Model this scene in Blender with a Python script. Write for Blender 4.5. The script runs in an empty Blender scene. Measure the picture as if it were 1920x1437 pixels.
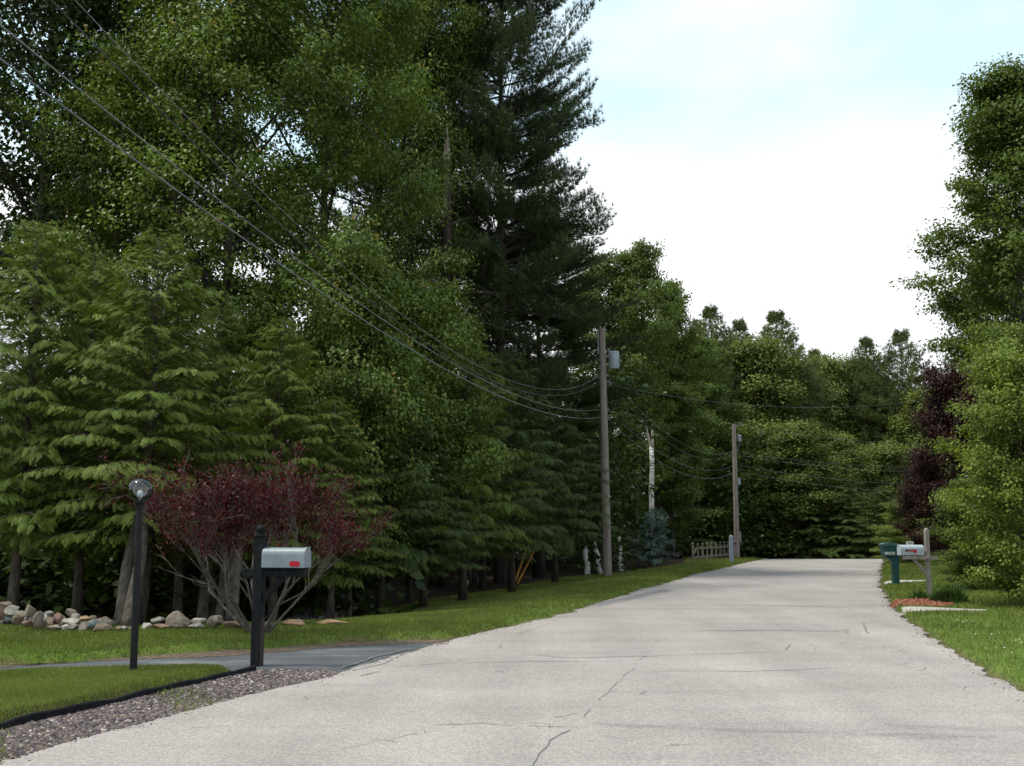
import bpy, bmesh, math, random
import numpy as np
from mathutils import Vector, Matrix, noise as mnoise

R = math.radians
S = bpy.context.scene
COL = S.collection

# ---------------------------------------------------------------- camera
F = 2000.0; CX = 960.0; CY = 718.5; EYE = 1.55
TILT = math.atan(271.5 / F)
cam_d = bpy.data.cameras.new('camera'); cam = bpy.data.objects.new('camera', cam_d); COL.objects.link(cam)
cam_d.sensor_width = 36.0; cam_d.lens = F / 1920 * 36; cam_d.clip_start = 0.1; cam_d.clip_end = 5000
cam.location = (0, 0, EYE); cam.rotation_euler = (math.pi / 2 + TILT, 0, 0)
S.camera = cam
S.render.resolution_x = 1024; S.render.resolution_y = 766

# ---------------------------------------------------------------- light
SUN_EL = R(65); SUN_AZ = R(-99)         # azimuth measured from +Y towards +X: the sun is high on the left
sun_d = bpy.data.lights.new('sun', 'SUN'); sun_d.energy = 3.0; sun_d.angle = R(10); sun_d.color = (1.0, 0.95, 0.86)
sun = bpy.data.objects.new('sun', sun_d); COL.objects.link(sun)
sv = Vector((math.sin(SUN_AZ) * math.cos(SUN_EL), math.cos(SUN_AZ) * math.cos(SUN_EL), math.sin(SUN_EL)))
sun.rotation_euler = (-sv).to_track_quat('-Z', 'Y').to_euler()

W = bpy.data.worlds.new('World'); S.world = W; W.use_nodes = True
nt = W.node_tree; N = nt.nodes; L = nt.links
bg = N['Background']; bg.inputs['Strength'].default_value = 0.084
sky = N.new('ShaderNodeTexSky'); sky.sky_type = 'NISHITA'; sky.sun_disc = False
sky.sun_elevation = SUN_EL; sky.sun_rotation = SUN_AZ; sky.air_density = 1.0; sky.dust_density = 1.5
tc = N.new('ShaderNodeTexCoord')
mp = N.new('ShaderNodeMapping'); mp.inputs['Scale'].default_value = (1, 1, 2.2); mp.inputs['Location'].default_value = (0.35, 0.1, 0.22)
L.new(tc.outputs['Generated'], mp.inputs['Vector'])
nz = N.new('ShaderNodeTexNoise'); nz.inputs['Scale'].default_value = 2.6; nz.inputs['Detail'].default_value = 7; nz.inputs['Roughness'].default_value = 0.5
L.new(mp.outputs[0], nz.inputs['Vector'])
sx = N.new('ShaderNodeSeparateXYZ'); L.new(tc.outputs['Generated'], sx.inputs[0])
mr = N.new('ShaderNodeMapRange'); mr.inputs['From Min'].default_value = 0.26; mr.inputs['From Max'].default_value = 0.38
mr.inputs['To Min'].default_value = 0.30; mr.inputs['To Max'].default_value = -0.20   # cloud bank low, open sky higher
L.new(sx.outputs['Z'], mr.inputs['Value'])
ad = N.new('ShaderNodeMath'); ad.operation = 'ADD'; L.new(nz.outputs['Fac'], ad.inputs[0]); L.new(mr.outputs[0], ad.inputs[1])
cr = N.new('ShaderNodeValToRGB'); cr.color_ramp.elements[0].position = 0.36; cr.color_ramp.elements[0].color = (0.42,) * 3 + (1,)
cr.color_ramp.elements[1].position = 0.66; cr.color_ramp.elements[1].color = (1, 1, 1, 1)
L.new(ad.outputs[0], cr.inputs[0])
mx = N.new('ShaderNodeMix'); mx.data_type = 'RGBA'; L.new(cr.outputs[0], mx.inputs['Factor'])
gm = N.new('ShaderNodeMix'); gm.data_type = 'RGBA'; gm.blend_type = 'MULTIPLY'; gm.inputs['Factor'].default_value = 1
L.new(sky.outputs[0], gm.inputs['A']); gm.inputs['B'].default_value = (2.85, 3.7, 3.0, 1)
L.new(gm.outputs['Result'], mx.inputs['A']); mx.inputs['B'].default_value = (13.5, 13.8, 14.2, 1)
L.new(mx.outputs['Result'], bg.inputs['Color'])

S.view_settings.view_transform = 'Standard'; S.view_settings.look = 'None'
S.view_settings.exposure = 0.17; S.view_settings.gamma = 1
S.render.engine = 'CYCLES'
S.cycles.max_bounces = 6; S.cycles.diffuse_bounces = 3; S.cycles.transparent_max_bounces = 12

# ---------------------------------------------------------------- pixel helpers (survey of the photograph -> metres)
ct, st = math.cos(TILT), math.sin(TILT)
def ray(u, v):
    a = (u - CX) / F; b = (CY - v) / F
    return Vector((a, -b * st + ct, b * ct + st))
def G0(u, v, z=0.0):
    r = ray(u, v); t = (z - EYE) / r.z
    return Vector((r.x * t, r.y * t, z))
def PD(u, v, d):
    r = ray(u, v); t = d / r.y
    return Vector((r.x * t, d, EYE + r.z * t))

# ---------------------------------------------------------------- scene-tree helpers
def tag(o, label=None, cat=None, group=None, kind=None):
    if label: o['label'] = label
    if cat: o['category'] = cat
    if group: o['group'] = group
    if kind: o['kind'] = kind
    return o
def empty(name, loc=(0, 0, 0), rz=0.0, **k):
    o = bpy.data.objects.new(name, None); COL.objects.link(o); o.location = loc; o.rotation_euler = (0, 0, rz)
    o.empty_display_size = 0.2
    return tag(o, **k)
def link(name, me, parent=None, mats=None):
    o = bpy.data.objects.new(name, me); COL.objects.link(o)
    if mats:
        for m in (mats if isinstance(mats, (list, tuple)) else [mats]): me.materials.append(m)
    if parent: o.parent = parent
    return o

class MB:
    """collects shapes in plain lists and links them as one mesh"""
    def __init__(s): s.v = []; s.f = []
    def add(s, vs, fs):
        b = len(s.v); s.v += [tuple(p) for p in vs]; s.f += [[i + b for i in f] for f in fs]; return s
    def box(s, c, size, rz=0.0, bev=0.0, rot=None):
        bm = bmesh.new(); bmesh.ops.create_cube(bm, size=1)
        for v in bm.verts: v.co = Vector((v.co.x * size[0], v.co.y * size[1], v.co.z * size[2]))
        if bev: bmesh.ops.bevel(bm, geom=bm.edges[:], offset=bev, segments=2, affect='EDGES', profile=0.5)
        M = Matrix.Translation(c) @ (rot if rot else Matrix.Rotation(rz, 4, 'Z'))
        bm.verts.index_update()
        s.add([M @ v.co for v in bm.verts], [[v.index for v in f.verts] for f in bm.faces]); bm.free(); return s
    def bm(s, bm, M=Matrix.Identity(4)):
        bm.verts.index_update()
        s.add([M @ v.co for v in bm.verts], [[v.index for v in f.verts] for f in bm.faces]); bm.free(); return s
    def tube(s, pts, rad, n=8, cap=True):
        pts = [Vector(p) for p in pts]; m = len(pts)
        if not hasattr(rad, '__len__'): rad = [rad] * m
        vs = []; prev = None
        for i, p in enumerate(pts):
            t = (pts[min(i + 1, m - 1)] - pts[max(i - 1, 0)])
            t = t.normalized() if t.length > 1e-9 else Vector((0, 0, 1))
            if prev is None:
                a = Vector((1, 0, 0)) if abs(t.x) < 0.8 else Vector((0, 1, 0))
                a = (a - t * a.dot(t)).normalized()
            else:
                a = prev - t * prev.dot(t); a = a.normalized() if a.length > 1e-6 else Vector((1, 0, 0))
            prev = a; b = t.cross(a)
            for k in range(n):
                q = 2 * math.pi * k / n
                vs.append(p + (a * math.cos(q) + b * math.sin(q)) * rad[i])
        fs = [[i * n + k, i * n + (k + 1) % n, (i + 1) * n + (k + 1) % n, (i + 1) * n + k] for i in range(m - 1) for k in range(n)]
        if cap: fs += [list(range(n))[::-1], [(m - 1) * n + k for k in range(n)]]
        return s.add(vs, fs)
    def lathe(s, prof, c=(0, 0, 0), n=24):
        c = Vector(c); vs = []; m = len(prof)
        for r, z in prof:
            for k in range(n):
                q = 2 * math.pi * k / n; vs.append(c + Vector((r * math.cos(q), r * math.sin(q), z)))
        fs = [[i * n + k, i * n + (k + 1) % n, (i + 1) * n + (k + 1) % n, (i + 1) * n + k] for i in range(m - 1) for k in range(n)]
        fs += [list(range(n))[::-1], [(m - 1) * n + k for k in range(n)]]
        return s.add(vs, fs)
    def build(s, name, mats, parent=None, smooth=False, angle=None):
        me = bpy.data.meshes.new(name); me.from_pydata(s.v, [], s.f); me.update()
        if smooth or angle:
            me.polygons.foreach_set('use_smooth', [True] * len(me.polygons))
        if angle:
            bm = bmesh.new(); bm.from_mesh(me)
            for e in bm.edges:
                if len(e.link_faces) == 2 and e.calc_face_angle(0) > angle: e.smooth = False
            bm.to_mesh(me); bm.free()
        return link(name, me, parent, mats)

def np_mesh(name, V, Fc, tint=None):
    """V (n,3), Fc (m,k) all faces with k corners"""
    me = bpy.data.meshes.new(name); n, (m, k) = len(V), Fc.shape
    me.vertices.add(n); me.vertices.foreach_set('co', V.astype(np.float32).ravel())
    me.loops.add(m * k); me.loops.foreach_set('vertex_index', Fc.astype(np.int32).ravel())
    me.polygons.add(m); me.polygons.foreach_set('loop_start', np.arange(0, m * k, k, dtype=np.int32))
    me.update(calc_edges=True)
    if tint is not None:
        a = me.attributes.new('tint', 'FLOAT', 'POINT'); a.data.foreach_set('value', tint.astype(np.float32))
    return me
def nrm(a): return a / np.maximum(np.linalg.norm(a, axis=-1, keepdims=True), 1e-9)
def scatter(TV, TF, pos, d, up, sc, tint, jit=0.0, rng=None):
    """copies of a template (x along d, z near up) merged in one array pair"""
    x = nrm(d); z = nrm(up - (up * x).sum(1, keepdims=True) * x); y = np.cross(z, x)
    B = np.stack([x, y, z], 1)
    sc = np.asarray(sc)
    if sc.ndim == 1: sc = sc[:, None]
    V = pos[:, None, :] + np.einsum('kj,njl->nkl', TV, B * sc[:, :, None] if sc.shape[1] == 3 else B * sc[:, :, None])
    k = len(TV); Nn = len(pos)
    Fo = (TF[None] + (np.arange(Nn) * k)[:, None, None]).reshape(-1, TF.shape[1])
    return V.reshape(-1, 3), Fo, np.repeat(tint, k)
def join(parts):
    V = []; Fo = []; T = []; b = 0
    for v, f, t in parts: V.append(v); Fo.append(f + b); T.append(t); b += len(v)
    return np.concatenate(V), np.concatenate(Fo), np.concatenate(T)

# ---------------------------------------------------------------- materials
def mat(name, cols, scale=4.0, detail=5, rough=0.8, bump=0.0, bscale=None, metal=0.0, spec=0.3, pos=None, stretch=(1, 1, 1), rgh=0.6, coord='Object'):
    m = bpy.data.materials.new(name); m.use_nodes = True; t = m.node_tree; n = t.nodes; l = t.links
    p = n['Principled BSDF']; p.inputs['Roughness'].default_value = rough; p.inputs['Metallic'].default_value = metal
    p.inputs['Specular IOR Level'].default_value = spec
    c = n.new('ShaderNodeTexCoord'); mp = n.new('ShaderNodeMapping'); mp.inputs['Scale'].default_value = stretch
    l.new(c.outputs[coord], mp.inputs[0])
    z = n.new('ShaderNodeTexNoise'); z.inputs['Scale'].default_value = scale; z.inputs['Detail'].default_value = detail; z.inputs['Roughness'].default_value = rgh
    l.new(mp.outputs[0], z.inputs['Vector'])
    r = n.new('ShaderNodeValToRGB'); e = r.color_ramp.elements
    ps = pos or [0.3 + 0.4 * i / max(1, len(cols) - 1) for i in range(len(cols))]
    while len(e) < len(cols): e.new(0.5)
    for i, cc in enumerate(cols): e[i].position = ps[i]; e[i].color = tuple(cc) + (1,)
    l.new(z.outputs['Fac'], r.inputs[0]); l.new(r.outputs[0], p.inputs['Base Color'])
    if bump:
        z2 = n.new('ShaderNodeTexNoise'); z2.inputs['Scale'].default_value = bscale or scale * 2; z2.inputs['Detail'].default_value = 6
        l.new(mp.outputs[0], z2.inputs['Vector'])
        b = n.new('ShaderNodeBump'); b.inputs['Strength'].default_value = bump; b.inputs['Distance'].default_value = 0.02
        l.new(z2.outputs['Fac'], b.inputs['Height']); l.new(b.outputs[0], p.inputs['Normal'])
    m['ramp'] = r.name
    return m
def leafmat(name, cols, pos=None, trans=0.35, rough=0.45, tcol=(1.3, 1.35, 0.6), spec=0.13):
    m = bpy.data.materials.new(name); m.use_nodes = True; t = m.node_tree; n = t.nodes; l = t.links
    p = n['Principled BSDF']; p.inputs['Roughness'].default_value = rough; p.inputs['Specular IOR Level'].default_value = spec
    a = n.new('ShaderNodeAttribute'); a.attribute_name = 'tint'
    r = n.new('ShaderNodeValToRGB'); e = r.color_ramp.elements
    ps = pos or [i / (len(cols) - 1) for i in range(len(cols))]
    while len(e) < len(cols): e.new(0.5)
    for i, cc in enumerate(cols): e[i].position = ps[i]; e[i].color = tuple(cc) + (1,)
    l.new(a.outputs['Fac'], r.inputs[0])
    # big soft patches of slightly different leaf colour through the crown
    c = n.new('ShaderNodeTexCoord'); z = n.new('ShaderNodeTexNoise'); z.inputs['Scale'].default_value = 0.7; z.inputs['Detail'].default_value = 3
    l.new(c.outputs['Object'], z.inputs['Vector'])
    mr = n.new('ShaderNodeMapRange'); mr.inputs['From Min'].default_value = 0.3; mr.inputs['From Max'].default_value = 0.7
    mr.inputs['To Min'].default_value = 0.72; mr.inputs['To Max'].default_value = 1.25; l.new(z.outputs['Fac'], mr.inputs['Value'])
    vm = n.new('ShaderNodeVectorMath'); vm.operation = 'SCALE'; l.new(r.outputs[0], vm.inputs[0]); l.new(mr.outputs[0], vm.inputs['Scale'])
    l.new(vm.outputs[0], p.inputs['Base Color'])
    tr = n.new('ShaderNodeBsdfTranslucent'); mu = n.new('ShaderNodeVectorMath'); mu.operation = 'MULTIPLY'; mu.inputs[1].default_value = tcol
    l.new(vm.outputs[0], mu.inputs[0]); l.new(mu.outputs[0], tr.inputs['Color'])
    ms = n.new('ShaderNodeMixShader'); ms.inputs[0].default_value = trans
    l.new(p.outputs[0], ms.inputs[1]); l.new(tr.outputs[0], ms.inputs[2]); l.new(ms.outputs[0], n['Material Output'].inputs['Surface'])
    return m

M = {}
M['bark'] = mat('bark_grey_brown', [(0.025, 0.02, 0.016), (0.075, 0.062, 0.05), (0.13, 0.112, 0.094)], 9, 6, 0.95, 0.9, 14, stretch=(1, 1, 0.25))
M['bark_dark'] = mat('bark_dark', [(0.02, 0.016, 0.013), (0.065, 0.052, 0.042)], 9, 6, 0.95, 0.9, 14, stretch=(1, 1, 0.25))
M['bark_plum'] = mat('bark_plum', [(0.035, 0.03, 0.026), (0.085, 0.07, 0.06), (0.16, 0.145, 0.13)], 14, 6, 0.9, 0.6, 24)
M['birch'] = mat('birch_bark', [(0.03, 0.028, 0.026), (0.09, 0.08, 0.075), (0.55, 0.53, 0.49), (0.66, 0.64, 0.6)], 5, 5, 0.7, 0.3, pos=[0.3, 0.38, 0.45, 0.7], stretch=(0.7, 0.7, 3.2))
M['splinter'] = mat('splintered_wood', [(0.22, 0.18, 0.14), (0.42, 0.37, 0.31)], 20, 5, 0.9, 0.5, stretch=(1, 1, 0.1))
M['polewood'] = mat('weathered_pole_wood', [(0.13, 0.1, 0.08), (0.21, 0.175, 0.15), (0.3, 0.27, 0.245)], 6, 7, 0.9, 0.5, 30, stretch=(6, 6, 0.25))
M['greywood'] = mat('weathered_grey_wood', [(0.15, 0.12, 0.1), (0.25, 0.215, 0.19), (0.33, 0.3, 0.275)], 8, 7, 0.9, 0.4, 30, stretch=(3, 3, 0.5))
M['fencewood'] = mat('old_brown_fence_wood', [(0.075, 0.058, 0.048), (0.14, 0.115, 0.098), (0.2, 0.175, 0.155)], 8, 7, 0.9, 0.4, 30, stretch=(3, 3, 0.5))
M['bluepost'] = mat('blue_grey_post', [(0.17, 0.2, 0.24), (0.27, 0.31, 0.36)], 8, 5, 0.8, 0.2, stretch=(2, 2, 0.5))
M['blackwood'] = mat('black_painted_post', [(0.003, 0.004, 0.006), (0.007, 0.008, 0.010), (0.014, 0.013, 0.013)], 6, 6, 0.7, 0.3, 30, stretch=(3, 3, 0.4), spec=0.15)
M['postside'] = mat('bare_wood_side', [(0.02, 0.014, 0.012), (0.05, 0.034, 0.028)], 8, 6, 0.9, 0.3)
M['blackmetal'] = mat('black_lamp_paint', [(0.005, 0.005, 0.006), (0.012, 0.012, 0.014)], 12, 4, 0.5, 0.05, spec=0.22)
M['whitebox'] = mat('white_painted_tin', [(0.14, 0.17, 0.19), (0.17, 0.205, 0.225), (0.195, 0.23, 0.25)], 7, 6, 0.45, 0.05, spec=0.4, stretch=(1, 1, 0.4))
M['palebox'] = mat('pale_grey_tin', [(0.31, 0.35, 0.385), (0.38, 0.42, 0.455)], 7, 6, 0.5, 0.05, spec=0.4)
M['red'] = mat('red_reflector', [(0.34, 0.004, 0.016), (0.45, 0.008, 0.028)], 30, 3, 0.35)
M['greenplastic'] = mat('dark_green_plastic', [(0.008, 0.045, 0.045), (0.018, 0.07, 0.068)], 12, 4, 0.5, 0.1, spec=0.4)
M['greenlid'] = mat('worn_green_lid', [(0.03, 0.085, 0.085), (0.1, 0.16, 0.16)], 14, 5, 0.6)
M['sticker'] = mat('cream_sticker', [(0.45, 0.47, 0.4), (0.6, 0.6, 0.52)], 30, 3, 0.6)
M['ink'] = mat('dark_ink', [(0.03, 0.03, 0.05), (0.05, 0.05, 0.08)], 20, 3, 0.6)
M['canister'] = mat('grey_transformer_paint', [(0.25, 0.3, 0.33), (0.33, 0.38, 0.41)], 6, 5, 0.5, 0.05, spec=0.4)
M['steel'] = mat('galvanised_steel', [(0.12, 0.13, 0.14), (0.26, 0.27, 0.28)], 12, 4, 0.55, metal=0.4)
M['porcelain'] = mat('insulator_glaze', [(0.3, 0.33, 0.35), (0.5, 0.53, 0.55)], 10, 3, 0.3, spec=0.5)
M['wire_light'] = mat('aluminium_wire', [(0.1, 0.105, 0.12), (0.2, 0.205, 0.22)], 3, 3, 0.5, metal=0.3)
M['wire_dark'] = mat('black_cable', [(0.03, 0.032, 0.038), (0.06, 0.062, 0.07)], 3, 3, 0.6)
M['guard'] = mat('orange_yellow_guard', [(0.38, 0.17, 0.02), (0.5, 0.25, 0.035)], 6, 4, 0.5)
M['edging'] = mat('black_plastic_edging', [(0.004, 0.0045, 0.006), (0.014, 0.0145, 0.017)], 10, 5, 0.75, 0.4, spec=0.12)
M['mulch'] = mat('red_wood_mulch', [(0.16, 0.045, 0.028), (0.3, 0.11, 0.065), (0.42, 0.21, 0.13)], 22, 4, 0.9, 0.5)
M['sand'] = mat('pale_sandy_strip', [(0.24, 0.22, 0.19), (0.36, 0.34, 0.3), (0.44, 0.41, 0.36)], 25, 6, 0.95, 0.4, 90)
M['soil'] = mat('bare_brown_soil', [(0.04, 0.028, 0.018), (0.1, 0.07, 0.048), (0.2, 0.15, 0.11)], 12, 8, 0.95, 0.8, 40)
M['driveway'] = mat('dark_driveway_asphalt', [(0.055, 0.058, 0.063), (0.088, 0.092, 0.099), (0.22, 0.223, 0.23)], 1.2, 9, 0.85, 0.4, 120, pos=[0.3, 0.55, 0.72], stretch=(0.5, 1.6, 1), rgh=0.7)
M['crack'] = mat('tar_filled_crack', [(0.10, 0.098, 0.10), (0.21, 0.2, 0.2)], 9, 6, 0.95)

# road: pale worn asphalt with exposed stone
def road_mat():
    m = bpy.data.materials.new('worn_pale_asphalt'); m.use_nodes = True; t = m.node_tree; n = t.nodes; l = t.links
    p = n['Principled BSDF']; p.inputs['Roughness'].default_value = 0.95; p.inputs['Specular IOR Level'].default_value = 0.15
    c = n.new('ShaderNodeTexCoord')
    def nz(sc, de, ro=0.6, vec=None):
        z = n.new('ShaderNodeTexNoise'); z.inputs['Scale'].default_value = sc; z.inputs['Detail'].default_value = de; z.inputs['Roughness'].default_value = ro
        l.new(vec or c.outputs['Object'], z.inputs['Vector']); return z.outputs['Fac']
    def ramp(f, a, b, c0, c1):
        r = n.new('ShaderNodeValToRGB'); e = r.color_ramp.elements; e[0].position = a; e[0].color = c0 + (1,); e[1].position = b; e[1].color = c1 + (1,)
        l.new(f, r.inputs[0]); return r.outputs[0]
    def mul(a, b):
        x = n.new('ShaderNodeMix'); x.data_type = 'RGBA'; x.blend_type = 'MULTIPLY'; x.inputs['Factor'].default_value = 1
        l.new(a, x.inputs['A']); l.new(b, x.inputs['B']); return x.outputs['Result']
    base = ramp(nz(0.45, 5), 0.35, 0.65, (0.288, 0.258, 0.241), (0.36, 0.323, 0.301))
    v = n.new('ShaderNodeTexVoronoi'); v.inputs['Scale'].default_value = 95; l.new(c.outputs['Object'], v.inputs['Vector'])
    sc = n.new('ShaderNodeSeparateColor'); l.new(v.outputs['Color'], sc.inputs[0])
    spk = ramp(sc.outputs[0], 0.1, 0.95, (0.72, 0.72, 0.74), (1.25, 1.22, 1.18))
    v2 = n.new('ShaderNodeTexVoronoi'); v2.inputs['Scale'].default_value = 26; l.new(c.outputs['Object'], v2.inputs['Vector'])
    sc2 = n.new('ShaderNodeSeparateColor'); l.new(v2.outputs['Color'], sc2.inputs[0])
    spk2 = ramp(sc2.outputs[1], 0.0, 1.0, (0.95, 0.95, 0.96), (1.045, 1.045, 1.04))
    mp = n.new('ShaderNodeMapping'); mp.inputs['Scale'].default_value = (0.16, 1.5, 1); mp.inputs['Rotation'].default_value = (0, 0, R(6)); l.new(c.outputs['Object'], mp.inputs[0])
    st_ = ramp(nz(0.9, 7, 0.65, mp.outputs[0]), 0.28, 0.5, (0.86, 0.87, 0.9), (1.0, 1.0, 1.0))
    # wheel-worn bands running with the road
    mp2 = n.new('ShaderNodeMapping'); mp2.inputs['Scale'].default_value = (1.1, 0.08, 1); mp2.inputs['Rotation'].default_value = (0, 0, R(17)); l.new(c.outputs['Object'], mp2.inputs[0])
    st2 = ramp(nz(0.9, 3, 0.5, mp2.outputs[0]), 0.35, 0.65, (0.9, 0.9, 0.91), (1.04, 1.035, 1.03))
    o = mul(mul(mul(mul(base, spk), spk2), st_), st2)
    l.new(o, p.inputs['Base Color'])
    b = n.new('ShaderNodeBump'); b.inputs['Strength'].default_value = 0.5; b.inputs['Distance'].default_value = 0.006
    l.new(v.outputs['Distance'], b.inputs['Height']); l.new(b.outputs[0], p.inputs['Normal'])
    return m
M['road'] = road_mat()
def stain_mat():
    m = bpy.data.materials.new('faint_tar_streak'); m.use_nodes = True; t = m.node_tree; n = t.nodes; l = t.links
    p = n['Principled BSDF']; p.inputs['Roughness'].default_value = 0.9; p.inputs['Base Color'].default_value = (0.17, 0.175, 0.19, 1)
    c = n.new('ShaderNodeTexCoord'); mp = n.new('ShaderNodeMapping'); mp.inputs['Scale'].default_value = (1, 6, 1); l.new(c.outputs['Object'], mp.inputs[0])
    z = n.new('ShaderNodeTexNoise'); z.inputs['Scale'].default_value = 1.7; z.inputs['Detail'].default_value = 9; z.inputs['Roughness'].default_value = 0.8
    l.new(mp.outputs[0], z.inputs['Vector'])
    a = n.new('ShaderNodeAttribute'); a.attribute_name = 'edge'
    r = n.new('ShaderNodeMapRange'); r.inputs['From Min'].default_value = 0.36; r.inputs['From Max'].default_value = 0.62; r.inputs['To Max'].default_value = 1.0; l.new(z.outputs['Fac'], r.inputs['Value'])
    mu = n.new('ShaderNodeMath'); mu.operation = 'MULTIPLY'; l.new(r.outputs[0], mu.inputs[0]); l.new(a.outputs['Fac'], mu.inputs[1])
    l.new(mu.outputs[0], p.inputs['Alpha'])
    return m
M['stain'] = stain_mat()

def ground_mat():
    m = bpy.data.materials.new('lawn_and_forest_floor'); m.use_nodes = True; t = m.node_tree; n = t.nodes; l = t.links
    p = n['Principled BSDF']; p.inputs['Roughness'].default_value = 0.95; p.inputs['Specular IOR Level'].default_value = 0.1
    c = n.new('ShaderNodeTexCoord')
    def ramp(sc, cols, ps, de=6):
        z = n.new('ShaderNodeTexNoise'); z.inputs['Scale'].default_value = sc; z.inputs['Detail'].default_value = de; z.inputs['Roughness'].default_value = 0.65
        l.new(c.outputs['Object'], z.inputs['Vector'])
        r = n.new('ShaderNodeValToRGB'); e = r.color_ramp.elements
        while len(e) < len(cols): e.new(0.5)
        for i, cc in enumerate(cols): e[i].position = ps[i]; e[i].color = cc + (1,)
        l.new(z.outputs['Fac'], r.inputs[0]); return r.outputs[0]
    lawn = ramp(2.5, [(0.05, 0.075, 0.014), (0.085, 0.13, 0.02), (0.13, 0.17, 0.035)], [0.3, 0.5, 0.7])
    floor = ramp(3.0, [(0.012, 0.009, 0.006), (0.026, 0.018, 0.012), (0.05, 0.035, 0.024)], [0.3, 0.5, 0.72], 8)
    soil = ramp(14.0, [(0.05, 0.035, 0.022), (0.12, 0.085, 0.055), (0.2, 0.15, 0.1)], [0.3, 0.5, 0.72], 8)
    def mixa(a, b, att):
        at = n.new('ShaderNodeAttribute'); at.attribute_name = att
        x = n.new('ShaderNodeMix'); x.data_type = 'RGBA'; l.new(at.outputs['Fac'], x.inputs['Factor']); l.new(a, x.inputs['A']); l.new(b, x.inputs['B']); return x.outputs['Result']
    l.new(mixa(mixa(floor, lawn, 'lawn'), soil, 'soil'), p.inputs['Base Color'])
    z = n.new('ShaderNodeTexNoise'); z.inputs['Scale'].default_value = 30; z.inputs['Detail'].default_value = 5; l.new(c.outputs['Object'], z.inputs['Vector'])
    b = n.new('ShaderNodeBump'); b.inputs['Strength'].default_value = 0.6; b.inputs['Distance'].default_value = 0.03
    l.new(z.outputs['Fac'], b.inputs['Height']); l.new(b.outputs[0], p.inputs['Normal'])
    return m
M['ground'] = ground_mat()

M['maple'] = leafmat('maple_leaf', [(0.055, 0.084, 0.02), (0.105, 0.15, 0.031), (0.175, 0.225, 0.047), (0.33, 0.17, 0.05)], [0, 0.45, 0.9, 1.0], 0.22)
M['maple_shaded'] = leafmat('shaded_broad_leaf', [(0.02, 0.034, 0.010), (0.036, 0.058, 0.014), (0.06, 0.086, 0.02)], None, 0.22)  # darker copy of the maple leaf: backlight and deep-wood shade painted into the colour
M['birchleaf'] = leafmat('birch_leaf', [(0.052, 0.078, 0.019), (0.095, 0.135, 0.029), (0.16, 0.2, 0.046)], None, 0.32)
M['lightleaf'] = leafmat('bright_maple_leaf', [(0.07, 0.1, 0.022), (0.145, 0.19, 0.038), (0.28, 0.33, 0.075)], None, 0.35)
M['hazyleaf'] = leafmat('hazy_far_leaf', [(0.085, 0.11, 0.033), (0.145, 0.18, 0.048), (0.22, 0.25, 0.07)], None, 0.3)  # lightened so that distance haze sits in the leaf colour
M['redleaf'] = leafmat('dark_red_leaf', [(0.014, 0.009, 0.008), (0.032, 0.014, 0.013), (0.075, 0.03, 0.022)], None, 0.25, tcol=(1.6, 0.5, 0.5))
M['plumleaf'] = leafmat('plum_leaf', [(0.03, 0.009, 0.012), (0.065, 0.015, 0.019), (0.13, 0.03, 0.034)], None, 0.3, tcol=(1.6, 0.5, 0.5))
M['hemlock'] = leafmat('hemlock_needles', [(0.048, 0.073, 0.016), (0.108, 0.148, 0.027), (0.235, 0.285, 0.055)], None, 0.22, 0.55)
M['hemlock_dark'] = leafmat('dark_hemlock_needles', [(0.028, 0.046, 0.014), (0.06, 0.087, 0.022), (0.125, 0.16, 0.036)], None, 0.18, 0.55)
M['pine'] = leafmat('pine_needles', [(0.03, 0.046, 0.02), (0.054, 0.078, 0.03), (0.095, 0.125, 0.042)], None, 0.15, 0.5)
M['hazypine'] = leafmat('hazy_far_pine_needles', [(0.07, 0.09, 0.038), (0.12, 0.148, 0.056), (0.18, 0.205, 0.078)], None, 0.2, 0.5)  # paler needles: haze over the ridge is put into this colour
M['spruce'] = leafmat('blue_spruce_needles', [(0.07, 0.12, 0.105), (0.13, 0.2, 0.175), (0.24, 0.33, 0.28)], None, 0.1, 0.5)
M['grass'] = leafmat('grass_blade', [(0.085, 0.11, 0.028), (0.145, 0.182, 0.043), (0.215, 0.25, 0.066), (0.36, 0.32, 0.14)], [0, 0.5, 0.93, 1], 0.3)
M['daylily'] = leafmat('dark_strap_leaf', [(0.03, 0.06, 0.016), (0.055, 0.1, 0.026), (0.09, 0.145, 0.036)], None, 0.25)

# ---------------------------------------------------------------- plan of the ground (metres)
road_left = [(-330, 1500), (-160, 1460), (0, 1428), (60, 1408), (110, 1392), (190, 1372), (270, 1352), (350, 1330), (440, 1306), (520, 1286), (600, 1270),
             (680, 1248), (720, 1236), (760, 1222), (810, 1208), (850, 1199), (900, 1187), (950, 1176), (1010, 1163), (1080, 1146), (1120, 1131), (1165, 1118), (1200, 1106), (1250, 1094), (1300, 1078), (1350, 1067), (1400, 1055), (1425, 1050)]
road_right = [(2150, 1460), (2030, 1380), (1960, 1330), (1920, 1302), (1880, 1278), (1840, 1256), (1800, 1230), (1760, 1206), (1725, 1180), (1690, 1156), (1668, 1136),
              (1660, 1118), (1652, 1104), (1648, 1094), (1652, 1082), (1650, 1070), (1655, 1058), (1656, 1047)]
rnd = random.Random(5)
def w2(lst): return [G0(u, v).xy for u, v in lst]
RL = [Vector((-9.0, -3.0)), Vector((-7.0, 1.5))] + w2(road_left); RR = [Vector((0.2, -3.0)), Vector((1.6, 1.5))] + w2(road_right)
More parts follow.
